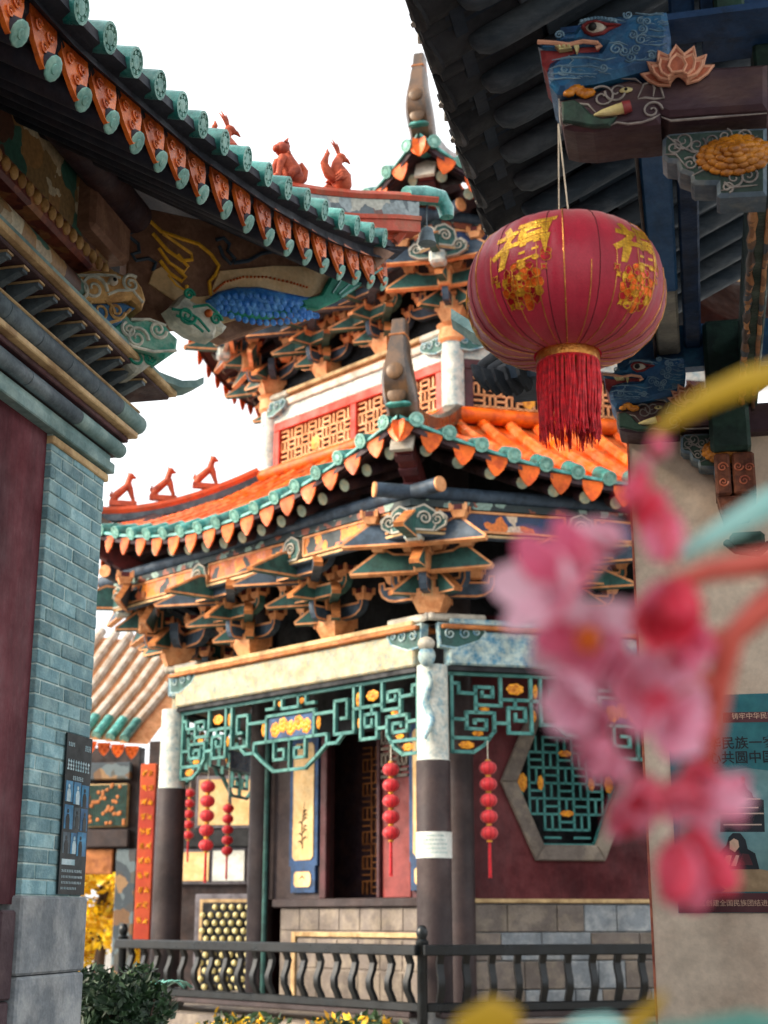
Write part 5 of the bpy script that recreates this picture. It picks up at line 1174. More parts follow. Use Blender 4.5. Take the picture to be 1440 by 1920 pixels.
FU = [[(330, 108), (300, 112), (258, 118), (228, 155), (212, 215), (222, 245), (250, 258), (275, 262), (282, 235), (290, 205), (312, 222), (318, 245), (345, 236), (362, 214), (358, 170), (362, 120)],
      [(366, 112), (372, 205), (360, 225), (385, 238), (418, 228), (448, 192), (462, 150), (452, 112), (425, 98), (398, 102), (400, 132), (420, 128), (424, 152), (405, 178), (384, 186), (378, 165), (388, 140), (384, 110)], [(338, 102), (366, 78), (398, 66), (432, 66), (440, 84), (405, 92), (368, 104)]]
PEO = []; rr = random.Random(77)
for (R_, n, sz, cols) in ((78, 13, 34, ('peony_orange', 'gold_foil', 'peony_red')), (52, 10, 34, ('peony_orange', 'peony_red')), (28, 7, 30, ('peony_orange', 'peony_orange', 'gold_foil')), (6, 3, 20, ('peony_red', 'peony_orange'))):
    for k in range(n):
        a = 2 * math.pi * (k + rr.uniform(-.2, .2)) / n; cx, cy = 338 + R_ * math.cos(a), 342 + R_ * .92 * math.sin(a); q = []
        for t in range(9):
            b = 2 * math.pi * t / 9; f = sz * (.62 if t % 2 else .5) * (1 + .45 * math.cos(b)) ; f *= rr.uniform(.85, 1.1); q.append((cx + f * math.cos(b + a), cy + f * math.sin(b + a)))
        PEO.append((cols[k % len(cols)], q))
for (cx, cy, s_) in ((210, 290, 1.), (222, 318, .8), (450, 290, .9), (270, 415, .8)):
    PEO.append(('peony_red' if s_ > .85 else 'gold_foil', [(cx + 20 * s_ * (1 if t % 2 else .45) * math.cos(t * .785), cy + 20 * s_ * (1 if t % 2 else .45) * math.sin(t * .785)) for t in range(8)]))
def glyph(ph0):                              # the gold character for good fortune, laid on the curved silk
    c = bpy.data.curves.new('character', 'FONT'); c.body = '\u798f'; c.size = 1; c.offset = .026; o = bpy.data.objects.new('tmp_text', c); COL.objects.link(o)
    me = bpy.data.meshes.new_from_object(o.evaluated_get(bpy.context.evaluated_depsgraph_get())); bpy.data.objects.remove(o)
    bm = bmesh.new(); bm.from_mesh(me); bmesh.ops.triangulate(bm, faces=bm.faces[:])
    for _ in range(4):
        ed = [e for e in bm.edges if e.calc_length() > .09]
        if not ed: break
        bmesh.ops.subdivide_edges(bm, edges=ed, cuts=1); bmesh.ops.triangulate(bm, faces=bm.faces[:])
    for v in bm.verts:
        x, y = (v.co.x - .5) * .205, (v.co.y - .35) * .15; x += y * .2; y += x * .12 - .012; z = (y + .062) / RL
        v.co = lsurf(ph0 + x / (max(lr(z), .4) * RL), z, .0016)
    bmesh.ops.recalc_face_normals(bm, faces=bm.faces); bm.to_mesh(me); bm.free(); me.materials.clear(); me.materials.append(MATS['gold_foil']); inst('gold_character', me, MX.Identity(4), body)
for kk in (4, 0, 1):
    ph = -.43 + kk * 2 * math.pi / 5
    glyph(ph)
    for k, (mn, pl) in enumerate(PEO): patch('peony_petal', [L6(*q) for q in pl], ph, mn, .0009 + .00006 * k, 'gold_foil')
    for (x, y, r) in ((415, 243, 15), (462, 222, 24), (460, 245, 24)):
        patch('coin', [L6(x + r * math.cos(t * .5236), y + r * .8 * math.sin(t * .5236)) for t in range(12)], ph, 'gold_foil' if r < 20 else 'peony_red', .001 + .0003 * (y > 230), 'gold_foil')
# ------------------------------------------------------------------ strings of small lanterns in the pavilion
mat('small_gold', '#e0a030', '#c4801c', 12, .4, .2, 60, rv=0)
m = MB(); n = 20; pr = [(.15, .95), (.45, .86), (.75, .64), (.93, .34), (1, 0), (.93, -.34), (.75, -.64), (.45, -.86), (.15, -.95)]
m.lathe([(r * .1, z * .082) for r, z in pr], n); 
BALL = m.mesh('lantern_ball', ['small_silk'], 80)
m = MB()
for k in range(10):
    a = 2 * math.pi * k / 10; m.tube([((r * .101) * math.cos(a), (r * .101) * math.sin(a), z * .083) for r, z in pr], .0022, 4)
RIBS = m.mesh('ball_ribs', ['seam_dark'])
m = MB(); m.lathe([(.018, -.1), (.032, -.095), (.032, -.08), (.02, -.075)], 12); m.lathe([(.02, .075), (.032, .08), (.032, .09), (.015, .095)], 12); COLL = m.mesh('gold_collar', ['small_gold'], 40)
m = MB(); rr = random.Random(1)
for k in range(14): a = k * 2 * math.pi / 14; m.tube([(.012 * math.cos(a), .012 * math.sin(a), 0), (.016 * math.cos(a), .016 * math.sin(a), -.34 - rr.uniform(0, .05))], .004, 4)
TAS = m.mesh('tassel', ['tassel_red'])
def string(P, label, n=5, sp=.178, cord=.12, s_=1.):
    e = empty('lantern_string', P, None, label, 'lantern', 'strings of small red lanterns')
    for k in range(n):
        M = T(P.x, P.y, P.z - k * sp * s_) @ MX.Scale(s_, 4); b = inst('lantern_ball', BALL, M, e); inst('ball_ribs', RIBS, M, b); inst('gold_collar', COLL, M, b)
    m = MB(); m.tube([P + UPV * (.08 * s_), P + UPV * (.08 * s_ + cord)], .006, 5); m.build('cord', 'cord', e)
    inst('tassel', TAS, T(P.x, P.y, P.z - (n - 1) * sp * s_ - .1 * s_) @ MX.Scale(s_, 4), e)
def onF(x, y, j, w_): return on(x, y, FP(j, 0, w_, 0), fn(j))
string(onF(733, 1443, 0, 0.), 'red lantern string in front of the open red door leaf', cord=.28)
string(onF(915, 1440, 5, .1), 'red lantern string before the maroon wall beside the hexagonal window', cord=.22)
string(onF(390, 1475, 0, -.1), 'red lantern string in front of the cream panels, middle of the left three', sp=.19, cord=.2)
string(onF(428, 1516, 0, -1.6), 'red lantern string hanging beside the dark core column with green pipe', cord=.6, s_=.85)
string(onF(356, 1487, 0, -2.8), 'red lantern string half hidden behind the left outer column', sp=.19, cord=.5, s_=.9)
# ------------------------------------------------------------------ bench railing round the pavilion
rail = empty('bench_railing', FP(0, 0, .35, .48), None, 'black gooseneck bench railing with curved balusters along the pavilion edge', 'railing')
WR = .42
def bal():
    m = MB(); P = [(.0, 0), (.03, .08), (.085, .17), (.09, .26), (.05, .35), (.03, .43), (.07, .52), (.11, .58)]; A = []
    for (o, z) in P: A.append([(-.036, o - .026, z), (.036, o - .026, z), (.036, o + .026, z), (-.036, o + .026, z), (-.036, o - .026, z)])
    m.grid(A, flip=True); return m.mesh('baluster', ['rail_black'], 30)
BAL = bal()
for j in (0, 5):
    L_ = half(WR) - .02; s0 = -1
    for (z, o, r1, r2, nm) in ((1.27, .12, .06, .055, 'top_rail'), (.70, 0, .05, .045, 'bottom_rail'), (.62, -.25, .3, .03, 'seat_board')):
        e_ = half(WR + o) - .02
        m = MB(); m.box(-e_, e_, -r1, r1, -r2, r2, 0, frm(FP(j, 0, WR + o, z), ft(j), fn(j), UPV), c=.012); m.build(nm, 'rail_black' if nm != 'seat_board' else 'column_dark', rail)
    n = 19
    for k in range(n):
        u = -L_ + 2 * L_ * (k + .5) / n; inst('baluster', BAL, frm(FP(j, u, WR, .70), ft(j), fn(j), UPV), rail)
for j in (0, 1):
    p = CEN + vd(j) * (SD + (WR + .06) / C30)
    m = MB(); m.lathe([(.055, 0), (.055, .95), (.07, .97), (.07, 1.0), (.045, 1.02), (.06, 1.06), (.062, 1.1), (.04, 1.15), (.005, 1.165)], 16, 0, T(p.x, p.y, .48 - .12)); m.build('corner_post', 'rail_black', rail, 50)
m = MB(); p = CEN + vd(1) * (SD + WR / C30); d = (vd(1) + UPV * 1.6).normalized(); m.tube([p + UPV * .5, p + d * .95 + UPV * .1], .055, 8); m.build('end_post', 'rail_black', rail, 50)
# ------------------------------------------------------------------ notice wrapped on the front column
m = MB(); A = []
a0 = math.atan2(-V0.y, -V0.x)
for z in (2.22, 2.5): A.append([V0 + V((math.cos(a0 + t) * .203, math.sin(a0 + t) * .203, z)) for t in [-1.35 + 2.7 * k / 14 for k in range(15)]])
m.grid(A, 0); nt = m.build('notice', 'paper', None, 60); tag(nt, 'white paper notice wrapped round the dark front column', 'notice')
m = MB(); rr = random.Random(8)
for r_ in range(5):
    z = 2.45 - r_ * .045; t = -.6
    while t < .6:
        l_ = rr.uniform(.05, .2); m.grid([[V0 + V((math.cos(a0 + tt) * .2045, math.sin(a0 + tt) * .2045, zz_)) for tt in (t, t + l_)] for zz_ in (z, z + .014)], 0); t += l_ + .05
pr_ = m.build('print', 'stone_teal', nt); tag(pr_, kind='stuff')
# ------------------------------------------------------------------ poster on the brick pier
mat('poster_black', '#0c1418', '#121c20', 5, .45, .05, 30, rv=0)
mat('poster_blue', '#2f7fa8', '#1c4f78', 9, .45, .05, 30, rv=0, lo=.4, hi=.62)
mat('poster_text', '#b8ccd2', '#8fb0ba', 9, .5, 0, 30, rv=0)
def pw(x, y): p = onX(x, y, XW + .012); return V((p.y, p.z))
def PF(off): return frm(V((XW + .012 + off, 0, 0)), V((0, 1, 0)), UPV, V((1, 0, 0)))
y0, y1, z0, z1 = 6.81, 7.125, 1.712, 2.52
m = MB(); m.box(y0, y1, z0, z1, -.005, .004, 0, PF(0)); pst = m.build('wall_poster', 'poster_black'); tag(pst, 'tall black poster with blue photographs leaning on the brick pier', 'poster')
rr = random.Random(13); W_ = y1 - y0
for (fx, fz, w_, h_, mn) in ((.05, .57, .27, .13, 0), (.36, .56, .27, .14, 0), (.67, .55, .28, .14, 0), (.05, .40, .33, .15, 0), (.68, .40, .27, .14, 0), (.42, .41, .22, .13, 1), (.06, .25, .26, .13, 1), (.36, .25, .2, .13, 0), (.60, .24, .35, .15, 0)):
    m = MB(); a, b = y0 + fx * W_, z0 + fz * (z1 - z0); m.box(a, a + w_ * W_, b, b + h_ * (z1 - z0), .004, .0055, 0, PF(0)); ph_ = m.build('photograph', 'poster_blue' if mn == 0 else 'tile_grey', pst)
    m = MB(); cx = a + w_ * W_ * rr.uniform(.35, .65); hh = h_ * (z1 - z0)
    m.prism([(cx - .02, b), (cx - .022, b + hh * .45), (cx - .01, b + hh * .62), (cx + .012, b + hh * .62), (cx + .024, b + hh * .4), (cx + .022, b)], .001, PF(.006)); m.lathe([(.011, 0), (.011, .001)], 10, 0, PF(.006) @ T(cx, b + hh * .74, 0)); m.build('figure', 'poster_black' if rr.random() < .5 else 'poster_text', ph_)
m = MB()
def marks(fx, fz, n, w_, h_, gap):
    for k in range(n):
        a, b = y0 + (fx + k * (w_ + gap)) * W_, z0 + fz * (z1 - z0)
        for q in range(3): m.box(a + rr.uniform(0, .3) * w_ * W_, a + rr.uniform(.6, 1) * w_ * W_, b + q * h_ * .36, b + q * h_ * .36 + h_ * .16, .004, .0055, 0, PF(0))
        m.box(a + w_ * W_ * .4, a + w_ * W_ * .58, b, b + h_, .004, .0056, 0, PF(0))
marks(.06, .77, 9, .078, .055, .02); marks(.3, .71, 6, .05, .022, .02); marks(.06, .92, 4, .05, .02, .015); marks(.72, .91, 4, .05, .03, .01); marks(.08, .135, 12, .045, .014, .02); marks(.08, .10, 14, .04, .012, .018); marks(.08, .065, 13, .04, .012, .02); marks(.08, .03, 10, .04, .012, .02)
tag(m.build('print', 'poster_text', pst), kind='stuff')
m = MB(); m.box(y0 + .06 * W_, y0 + .55 * W_, z0 + .18 * (z1 - z0), z0 + .215 * (z1 - z0), .004, .006, 0, PF(0)); m.build('title_strip', 'poster_text', pst)
# ------------------------------------------------------------------ lettered poster on the end wall
mat('pp_teal', '#1f6a78', '#2f7f86', 2.2, .5, .05, 20, rv=0)
mat('pp_mist', '#5c8a90', '#6f989a', 2.5, .5, .05, 20, rv=0)
mat('pp_deep', '#0f4f66', '#14607a', 3, .5, .05, 20, rv=0)
mat('pp_maroon', '#54262f', None, 3, .5, .05, 20, rv=0)
mat('pp_sand', '#b59a78', '#c7ae8a', 5, .5, .05, 20, rv=0)
mat('pp_ink', '#0d1a26', None, 3, .5, 0, rv=0)
mat('pp_pale', '#cdb8a8', None, 3, .5, 0, rv=0)
mat('pp_skin', '#d9b49c', None, 3, .5, 0, rv=0)
def wp(x, y): p = onY(x, y, 7.492); return (p.x, p.z)
def QF(off): return frm(V((0, 7.496 - off, 0)), V((1, 0, 0)), UPV, V((0, -1, 0)))
a, b = wp(1272, 1712), wp(1278, 1305); PX0, PZ0, PZ1 = a[0], a[1], b[1]; PX1 = PX0 + .82
m = MB(); m.box(PX0, PX1, PZ0, PZ1, -.003, .003, 0, QF(0)); pp = m.build('printed_poster', 'pp_teal'); tag(pp, 'teal printed poster with temple picture and dark lettering on the end wall', 'poster')
def flat(name, poly, off, mn, par=pp):
    m = MB(); m.prism([wp(*q) if abs(q[0]) > 5 else q for q in poly], .0012, QF(off), 0); return m.build(name, mn, par)
flat('top_band', [(1355, 1336), (1700, 1330), (1700, 1350), (1355, 1355)], .0035, 'pp_maroon')
flat('bottom_band', [(PX0 + .003, PZ0 + .002), (PX1 - .003, PZ0 + .002), (PX1 - .003, wp(1300, 1675)[1]), (PX0 + .003, wp(1300, 1675)[1])], .0035, 'pp_maroon')
flat('sand_hill', [(1275, 1672), (1275, 1655), (1320, 1648), (1350, 1640), (1400, 1625), (1480, 1640), (1600, 1620), (1600, 1672)], .0035, 'pp_sand')
flat('lake', [(1274, 1674), (1274, 1652), (1310, 1648), (1345, 1653), (1360, 1668), (1350, 1674)], .0050, 'pp_deep')
flat('mist', [(1274, 1640), (1276, 1470), (1330, 1450), (1400, 1440), (1500, 1452), (1600, 1440), (1600, 1640)], .0032, 'pp_mist')
# round temple with three roofs
tm = flat('temple', [(1350, 1560), (1352, 1500), (1372, 1495), (1374, 1487), (1384, 1480), (1389, 1470), (1392, 1458), (1396, 1470), (1401, 1480), (1410, 1487), (1412, 1495), (1432, 1500), (1434, 1560)], .0035, 'pp_ink')
flat('temple_finial', [(1388, 1468), (1389, 1458), (1393, 1455), (1397, 1460), (1396, 1468)], .0055, 'lotus', tm)
for (y, w_) in ((1497, 34), (1513, 30), (1524, 40), (1545, 36)): flat('temple_line', [(1392 - w_, y), (1392 + w_, y), (1392 + w_, y + 2.4), (1392 - w_, y + 2.4)], .0055, 'pp_pale', tm)
# two seated figures drawn in ink
fg = flat('drawn_figure', [(1345, 1630), (1348, 1600), (1362, 1585), (1366, 1570), (1374, 1562), (1388, 1562), (1398, 1575), (1402, 1592), (1416, 1600), (1424, 1630)], .0048, 'pp_ink')
flat('face', [(1368, 1592), (1368, 1578), (1376, 1572), (1384, 1576), (1386, 1588), (1378, 1598)], .0062, 'pp_skin', fg)
flat('sleeve', [(1350, 1622), (1362, 1604), (1372, 1604), (1368, 1622)], .0062, 'pp_skin', fg); flat('robe', [(1384, 1622), (1392, 1600), (1404, 1602), (1412, 1622)], .0062, 'pp_maroon', fg); flat('collar', [(1370, 1624), (1380, 1603), (1386, 1604), (1380, 1624)], .0066, 'pp_pale', fg)
def lettering(txt, x, y, hpx, mn, par, bold=0.):
    c = bpy.data.curves.new('lettering', 'FONT'); c.body = txt; c.size = 1; c.extrude = 0; c.offset = bold
    o = bpy.data.objects.new('tmp_text', c); COL.objects.link(o); dg = bpy.context.evaluated_depsgraph_get(); me = bpy.data.meshes.new_from_object(o.evaluated_get(dg)); bpy.data.objects.remove(o)
    p = wp(x, y); s_ = hpx * (wp(x, y)[1] - wp(x, y + 10)[1]) / 10
    me.materials.clear(); me.materials.append(MATS[mn]); return inst('lettering', me, QF(.0062) @ T(p[0], p[1], 0) @ MX.Scale(s_, 4), par)
lettering('中华民族一家亲', 1302, 1404, 25, 'pp_ink', pp, .012); lettering('同心共圆中国梦', 1302, 1431, 25, 'pp_ink', pp, .012)
lettering('铸牢中华民族共同体意识', 1372, 1348, 13, 'pp_skin', pp); lettering('官渡区创建全国民族团结进步示范区', 1285, 1698, 13, 'pp_skin', pp)
# ------------------------------------------------------------------ glass display cabinet by the end wall
mat('rose_metal', '#7d4a46', '#9a6a62', 6, .3, .1, 50, metal=.6, rv=0)
mat('glass', '#c9d4d4', None, 3, .05, 0, rv=0, trans=.92, spec=.5)
cab = empty('display_cabinet', (.7, 6.6, 0), None, 'glass display cabinet with rose metal frame at the right edge', 'cabinet')
X0, X1, Y0, Y1, ZT = .335, 1.0, 6.1, 7.3, 2.0
for (x, y) in ((X0, Y0), (X0, Y1), (X1, Y0), (X1, Y1)): m = MB(); m.box(x - .018, x + .018, y - .018, y + .018, 0, ZT, 0, c=.004); m.build('post', 'rose_metal', cab)
for z in (ZT - .03, .5): 
    for (x0, x1, y0_, y1_) in ((X0, X1, Y0, Y0), (X0, X1, Y1, Y1), (X0, X0, Y0, Y1), (X1, X1, Y0, Y1)): m = MB(); m.box(min(x0, x1) - .016, max(x0, x1) + .016, min(y0_, y1_) - .016, max(y0_, y1_) + .016, z - .016, z + .016, 0, c=.003); m.build('rail', 'rose_metal', cab)
m = MB(); m.box(X0 + .05, X0 + .056, Y0 + .02, Y1 - .02, .52, ZT - .05); m.build('pane', 'glass', cab); m = MB(); m.box(X0 + .02, X1 - .02, Y0 + .03, Y0 + .036, .52, ZT - .05); m.build('pane', 'glass', cab)
m = MB(); m.box(X0 + .02, X1 - .02, Y0 + .02, Y1 - .02, ZT - .005, ZT + .03); m.build('top_board', 'wall_cream', cab); m = MB(); m.box(X0 + .02, X1 - .02, Y0 + .02, Y1 - .02, 0, .48); m.build('base_box', 'maroon_wood', cab)
# ------------------------------------------------------------------ hall far behind the pavilion
mat('rear_wood', '#2c2324', '#3a2c2a', 4, .7, .2, 40)
mat('rear_frame', '#6d6a72', '#59565e', 6, .6, .2, 40)
mat('tile_white', '#b5ada2', '#a08c78', 5, .5, .3, 40)
painted('paint_rear', ['#4a4a44', '#6a4a2a', '#2c3a44', '#8a6a44', '#3a3a3c', '#5a6a70'], 5)
YR = 26.
rear = empty('rear_hall', onY(330, 1900, YR), None, 'shaded hall behind the pavilion with cream panels and striped side roof', 'building')
def rr_(x0, y0, x1, y1, d0, d1, nm, mn, par=None, c=0.):
    A, B = onY((x0 + x1) / 2, (y0 + y1) / 2, YR), None
    p = onY(x0, y1, YR); q = onY(x1, y0, YR); m = MB(); m.box(p.x, q.x, YR - d1, YR - d0, p.z, q.z, 0, c=c); return m.build(nm, mn, par or rear)
rr_(255, 1380, 640, 1960, -.3, 0, 'facade', 'rear_wood')
rr_(140, 1400, 262, 1635, -.3, 0, 'side_facade', 'rear_wood')
for (x0, y0, x1, y1, mn) in ((375, 1462, 432, 1548, 'cream'), (437, 1462, 500, 1548, 'cream'), (340, 1598, 396, 1652, 'cream'), (402, 1595, 462, 1652, 'paper'), (468, 1595, 520, 1652, 'cream')):
    f = rr_(x0 - 7, y0 - 7, x1 + 7, y1 + 7, .02, .1, 'panel_frame', 'rear_frame', None, .02); rr_(x0, y0, x1, y1, .1, .12, 'cream_panel', mn, f)
rr_(350, 1555, 520, 1590, .02, .16, 'cross_beam', 'black_wood', None, .02)
f = rr_(362, 1676, 520, 1900, .02, .1, 'door_frame', 'rear_frame', None, .02); rr_(372, 1686, 516, 1900, .1, .13, 'door_panel', 'tan_trim', f); rr_(378, 1692, 512, 1900, .131, .15, 'door_inner', 'black_wood', f)
# round lattice opening
m = MB(); c = onY(445, 1790, YR)
for i in range(9):
    for k in range(14):
        x, z = c.x + (i - 4) * .16 + (k % 2) * .08, c.z + (k - 7) * .14
        if (x - c.x) ** 2 + (z - c.z) ** 2 < .95 ** 2: m.ball((x, YR - .17, z), .055, 6, 4)
tag(m.build('round_lattice', 'ivory', f, 60), kind='stuff')
rr_(162, 1470, 245, 1552, .02, .12, 'side_window', 'tan_trim', None, .02)
m = MB(); p, q = onY(165, 1550, YR), onY(243, 1472, YR)
for k in range(22): x = p.x + (q.x - p.x) * k / 21; m.box(x - .008, x + .008, YR - .16, YR - .12, p.z, q.z)
for k in range(40): m.ball((random.uniform(p.x, q.x), YR - .16, random.uniform(p.z, q.z)), .04, 6, 4, 1, (1, .5, 1))
tag(m.build('window_bars', ['deep_teal', 'ochre_wood'], rear), kind='stuff')
rr_(160, 1430, 250, 1464, .02, .14, 'painted_beam', 'paint_rear', None, .02); rr_(158, 1556, 248, 1590, .02, .2, 'lower_beam', 'rear_wood', None, .02); rr_(158, 1592, 216, 1640, .02, .1, 'orange_board', 'ochre_wood', None, .02); rr_(205, 1592, 262, 1960, .02, .14, 'painted_post', 'paint_rear', None, .02)
rr_(640, 1380, 760, 1960, -.3, 0, 'facade', 'rear_wood')
# striped side roof: tile rows running down to the lower left
sr = empty('side_roof', onY(230, 1300, 23.), rear)
TOPS = [(150, 1205), (182, 1212), (214, 1220), (246, 1228), (280, 1236), (316, 1246), (350, 1258)]; 
CAPS = cap_mesh(.085, .5, ('teal_glaze', 'teal_disc')); DRS = drip_mesh(.22, .22, 'orange_glaze')
for k in range(9):
    x0, y0 = 128 + 26 * k + 10, 1222 + 3 * k; x1, y1 = x0 - 108, y0 + 132
    A = onY(x0 + 28, y0 - 42, 24.4); B = onY(x1, y1, 22.2)
    m = MB(); m.tube([A, A.lerp(B, .5) - UPV * .08, B], .085, 8); m.build('tile_row', 'tile_white', sr, 40)
    d = (B - A).normalized(); inst('cap_tile', CAPS, zdir(B + d * .1, d), sr)
    s1 = onY(x0 + 13 + 28, y0 - 40, 24.4); s2 = onY(x1 + 13, y1 + 3, 22.2); m = MB(); n_ = V((.2, .13, 0)); m.add([s1 - n_ - UPV * .12, s1 + n_ - UPV * .12, s2 + n_ - UPV * .12, s2 - n_ - UPV * .12], [(0, 1, 2, 3)]); m.build('pan_row', 'peach', sr)
    inst('drip_tile', DRS, frm(s2 + d * .06 - UPV * .12, V((.9, .3, 0)).normalized(), UPV, V((.3, -.9, 0)).normalized()), sr)
# ------------------------------------------------------------------ couplet board
mat('couplet_red', '#a02808', '#b5480e', .8, .5, .15, 40, rv=0, lo=.4, hi=.6)
A, B = onY(249, 1762, 19.6), onY(296, 1432, 19.6)
m = MB(); m.box(A.x + .02, B.x, -.05, .05, A.z, B.z, 0, T(0, 19.6, 0), c=.01); cpl = m.build('couplet_board', 'couplet_red'); tag(cpl, 'tall vermilion board with gold writing beside the left outer column', 'sign board')
rr = random.Random(31); W_ = B.x - A.x - .02; n = 11
for c_ in range(2):
    for k in range(n):
        m = MB(); cx, cz = A.x + .02 + W_ * (.30 + .40 * c_), B.z - .14 - k * (B.z - A.z - .2) / n; s_ = .045
        for q in range(6):
            if q % 2: m.box(cx - s_ * rr.uniform(.4, 1), cx + s_ * rr.uniform(.4, 1), 19.542, 19.55, cz + rr.uniform(-s_, s_), 0, 0) if False else m.tube([(cx - s_ * rr.uniform(.3, 1), 19.546, cz + rr.uniform(-s_, s_)), (cx + s_ * rr.uniform(.3, 1), 19.546, cz + rr.uniform(-s_, s_))], .007, 4)
            else: m.tube([(cx + rr.uniform(-s_, s_), 19.546, cz - s_ * rr.uniform(.4, 1.1)), (cx + rr.uniform(-s_, s_), 19.546, cz + s_ * rr.uniform(.4, 1.1))], .007, 4)
        m.build('gold_writing', 'gold', cpl)
# ------------------------------------------------------------------ plants
def leafy(name, pts, size, mats, seed, stretch=1.6, up=.3):
    m = MB(); rr = random.Random(seed)
    for (c, rad_, n) in pts:
        for k in range(n):
            d = V((rr.gauss(0, 1), rr.gauss(0, 1), rr.gauss(0, 1))).normalized(); p = c + V((d.x * rad_[0], d.y * rad_[1], d.z * rad_[2])) * (rr.random() ** .4)
            a = V((rr.gauss(0, 1), rr.gauss(0, 1), rr.gauss(up, .7))).normalized(); b = a.orthogonal().normalized(); b.rotate(MX.Rotation(rr.uniform(0, 6.28), 3, a)); s_ = size * rr.uniform(.6, 1.3); c3 = a.cross(b)
            m.add([p, p + a * s_ * stretch * .5 + b * s_ * .42 + c3 * s_ * .12, p + a * s_ * stretch, p + a * s_ * stretch * .5 - b * s_ * .42 + c3 * s_ * .12], [(0, 1, 2, 3)], rr.randrange(len(mats)))
    return m
mat('leaf_dark', '#24382a', '#31492f', 6, .5, .1, 40, rv=0); mat('leaf_mid', '#3a5536', '#2c4630', 6, .5, .1, 40, rv=0); mat('leaf_teal', '#4f8f84', '#6aa79a', 6, .45, .1, 40, rv=0)
mat('leaf_gold', '#e0b01c', '#c9921a', 3, .55, .1, 40, rv=0); mat('leaf_yellow', '#f0cf3a', '#d9ae22', 3, .55, .1, 40, rv=0); mat('bark', '#3f3128', '#55443a', 8, .8, .4, 30)
mat('petal_orange', '#e58a16', '#f0a826', 6, .5, .1, 40, rv=0)
silk('leaf_gold_t', '#eec818', '#dcae14', .5); silk('leaf_yellow_t', '#f6e24a', '#ecca28', .5)
P = onY(185, 1720, 30.); yt = empty('yellow_tree', V((P.x, P.y, 0)), None, 'bright yellow leafed tree seen through the gap beside the brick pier', 'tree')
rr = random.Random(3); cl = [(P + V((rr.uniform(-1.2, 1.6), rr.uniform(-.6, .6), rr.uniform(-2.0, 1.3))), (.5, .5, .42), 300) for k in range(24)]
leafy('crown', cl, .13, ['leaf_gold_t', 'leaf_yellow_t', 'leaf_mid'], 5).build('crown', ['leaf_gold_t', 'leaf_yellow_t', 'leaf_gold_t', 'leaf_mid'], yt)
m = MB(); m.tube([V((P.x, P.y, 0)), V((P.x + .1, P.y, 1)), V((P.x - .1, P.y, P.z)), V((P.x + .3, P.y, P.z + 1.3))], [.16, .12, .08, .03], 8); m.build('trunk', 'bark', yt, 50)
for k in range(5):
    m = MB(); q = V((P.x, P.y, P.z - .6 + .3 * k)); m.tube([q, q + V((rr.uniform(-.8, .8), 0, .5)), q + V((rr.uniform(-1.2, 1.2), 0, .9))], [.05, .03, .01], 6); m.build('limb', 'bark', yt, 50)
# dark shrub at the lower left
Q = onY(205, 1860, 8.6); sh = empty('dark_shrub', V((Q.x, Q.y, 0)), None, 'dense dark green shrub at the foot of the brick pier', 'shrub')
cl = []; rr = random.Random(6)
for k in range(26):
    x, y = rr.uniform(95, 330), rr.uniform(1850, 2000); top = 1800 + abs(x - 215) * .45; y = max(y, top + 25); c = onY(x, y, 8.6 + rr.uniform(-.3, .3)); cl.append((c, (.14, .2, .13), 210))
leafy('foliage', cl, .042, [0, 1], 8).build('foliage', ['leaf_dark', 'leaf_mid'], sh)
for k in range(7):
    m = MB(); q = V((Q.x + rr.uniform(-.15, .15), Q.y, 0)); e_ = onY(rr.uniform(120, 310), rr.uniform(1840, 1890), 8.6); m.tube([q, q.lerp(e_, .5) + V((0, 0, .15)), e_], [.02, .014, .006], 5); m.build('stem', 'bark', sh)
# broad teal leaves beside it
Q = onY(285, 1862, 9.6); tl_ = empty('broad_leaf_plant', V((Q.x, Q.y, 0)), None, 'pale teal broad leaved plant just left of the railing end', 'plant')
rr = random.Random(12)
for k in range(11):
    a = rr.uniform(0, 6.28); d = V((math.cos(a), math.sin(a), 0)); s_ = V((-d.y, d.x, 0)); A = []; L_ = rr.uniform(.18, .3)
    for i in range(7):
        t = i / 6; p = Q + UPV * (-.05 + .16 * math.sin(t * 2.2) - .04 * t) + d * (L_ * t); w_ = .045 * math.sin(math.pi * min(t * .92 + .06, 1)); A.append([p - s_ * w_, p - UPV * .012, p + s_ * w_])
    m = MB(); m.grid(A); m.build('leaf', 'leaf_teal', tl_, 60)
m = MB(); m.tube([V((Q.x, Q.y, 0)), Q - UPV * .06], .02, 6); m.build('stem', 'bark', tl_)
# pots of marigolds before the railing
def marigold(x, y, Y, label, n=26, s_=1.):
    c = onY(x, y, Y); e = empty('marigold_pot', V((c.x, c.y, 0)), None, label, 'potted plant', 'marigold pots before the railing'); rr = random.Random(int(x))
    zt = c.z
    m = MB(); m.lathe([(.16, 0), (.2, .1), (.24, zt - .38), (.27, zt - .36), (.27, zt - .30), (.22, zt - .3)], 20, 0, T(c.x, c.y, 0)); m.build('pot', 'ochre_wood', e, 40)
    leafy('foliage', [(V((c.x, c.y, zt - .14)), (.28, .28, .14), 420)], .06, [0, 1], int(x)).build('foliage', ['leaf_dark', 'leaf_mid'], e)
    for k in range(n):
        a, r = rr.uniform(0, 6.28), rr.uniform(0, .27) ; p = V((c.x + r * math.cos(a), c.y + r * math.sin(a), zt - .02 + rr.uniform(-.1, .08) - r * .25)); inst('blossom', FLOWY, T(*p) @ MX.Rotation(rr.uniform(-.6, .6), 4, 'X') @ MX.Scale(.035 * rr.uniform(.8, 1.3), 4), e)
FLOWY = FLOW.copy(); FLOWY.materials[0] = MATS['leaf_yellow']
marigold(452, 1912, 14.0, 'left one of the two yellow marigold pots below the railing'); marigold(655, 1916, 13.6, 'right one of the two yellow marigold pots, nearer the corner post')
cl = []; rr = random.Random(17)
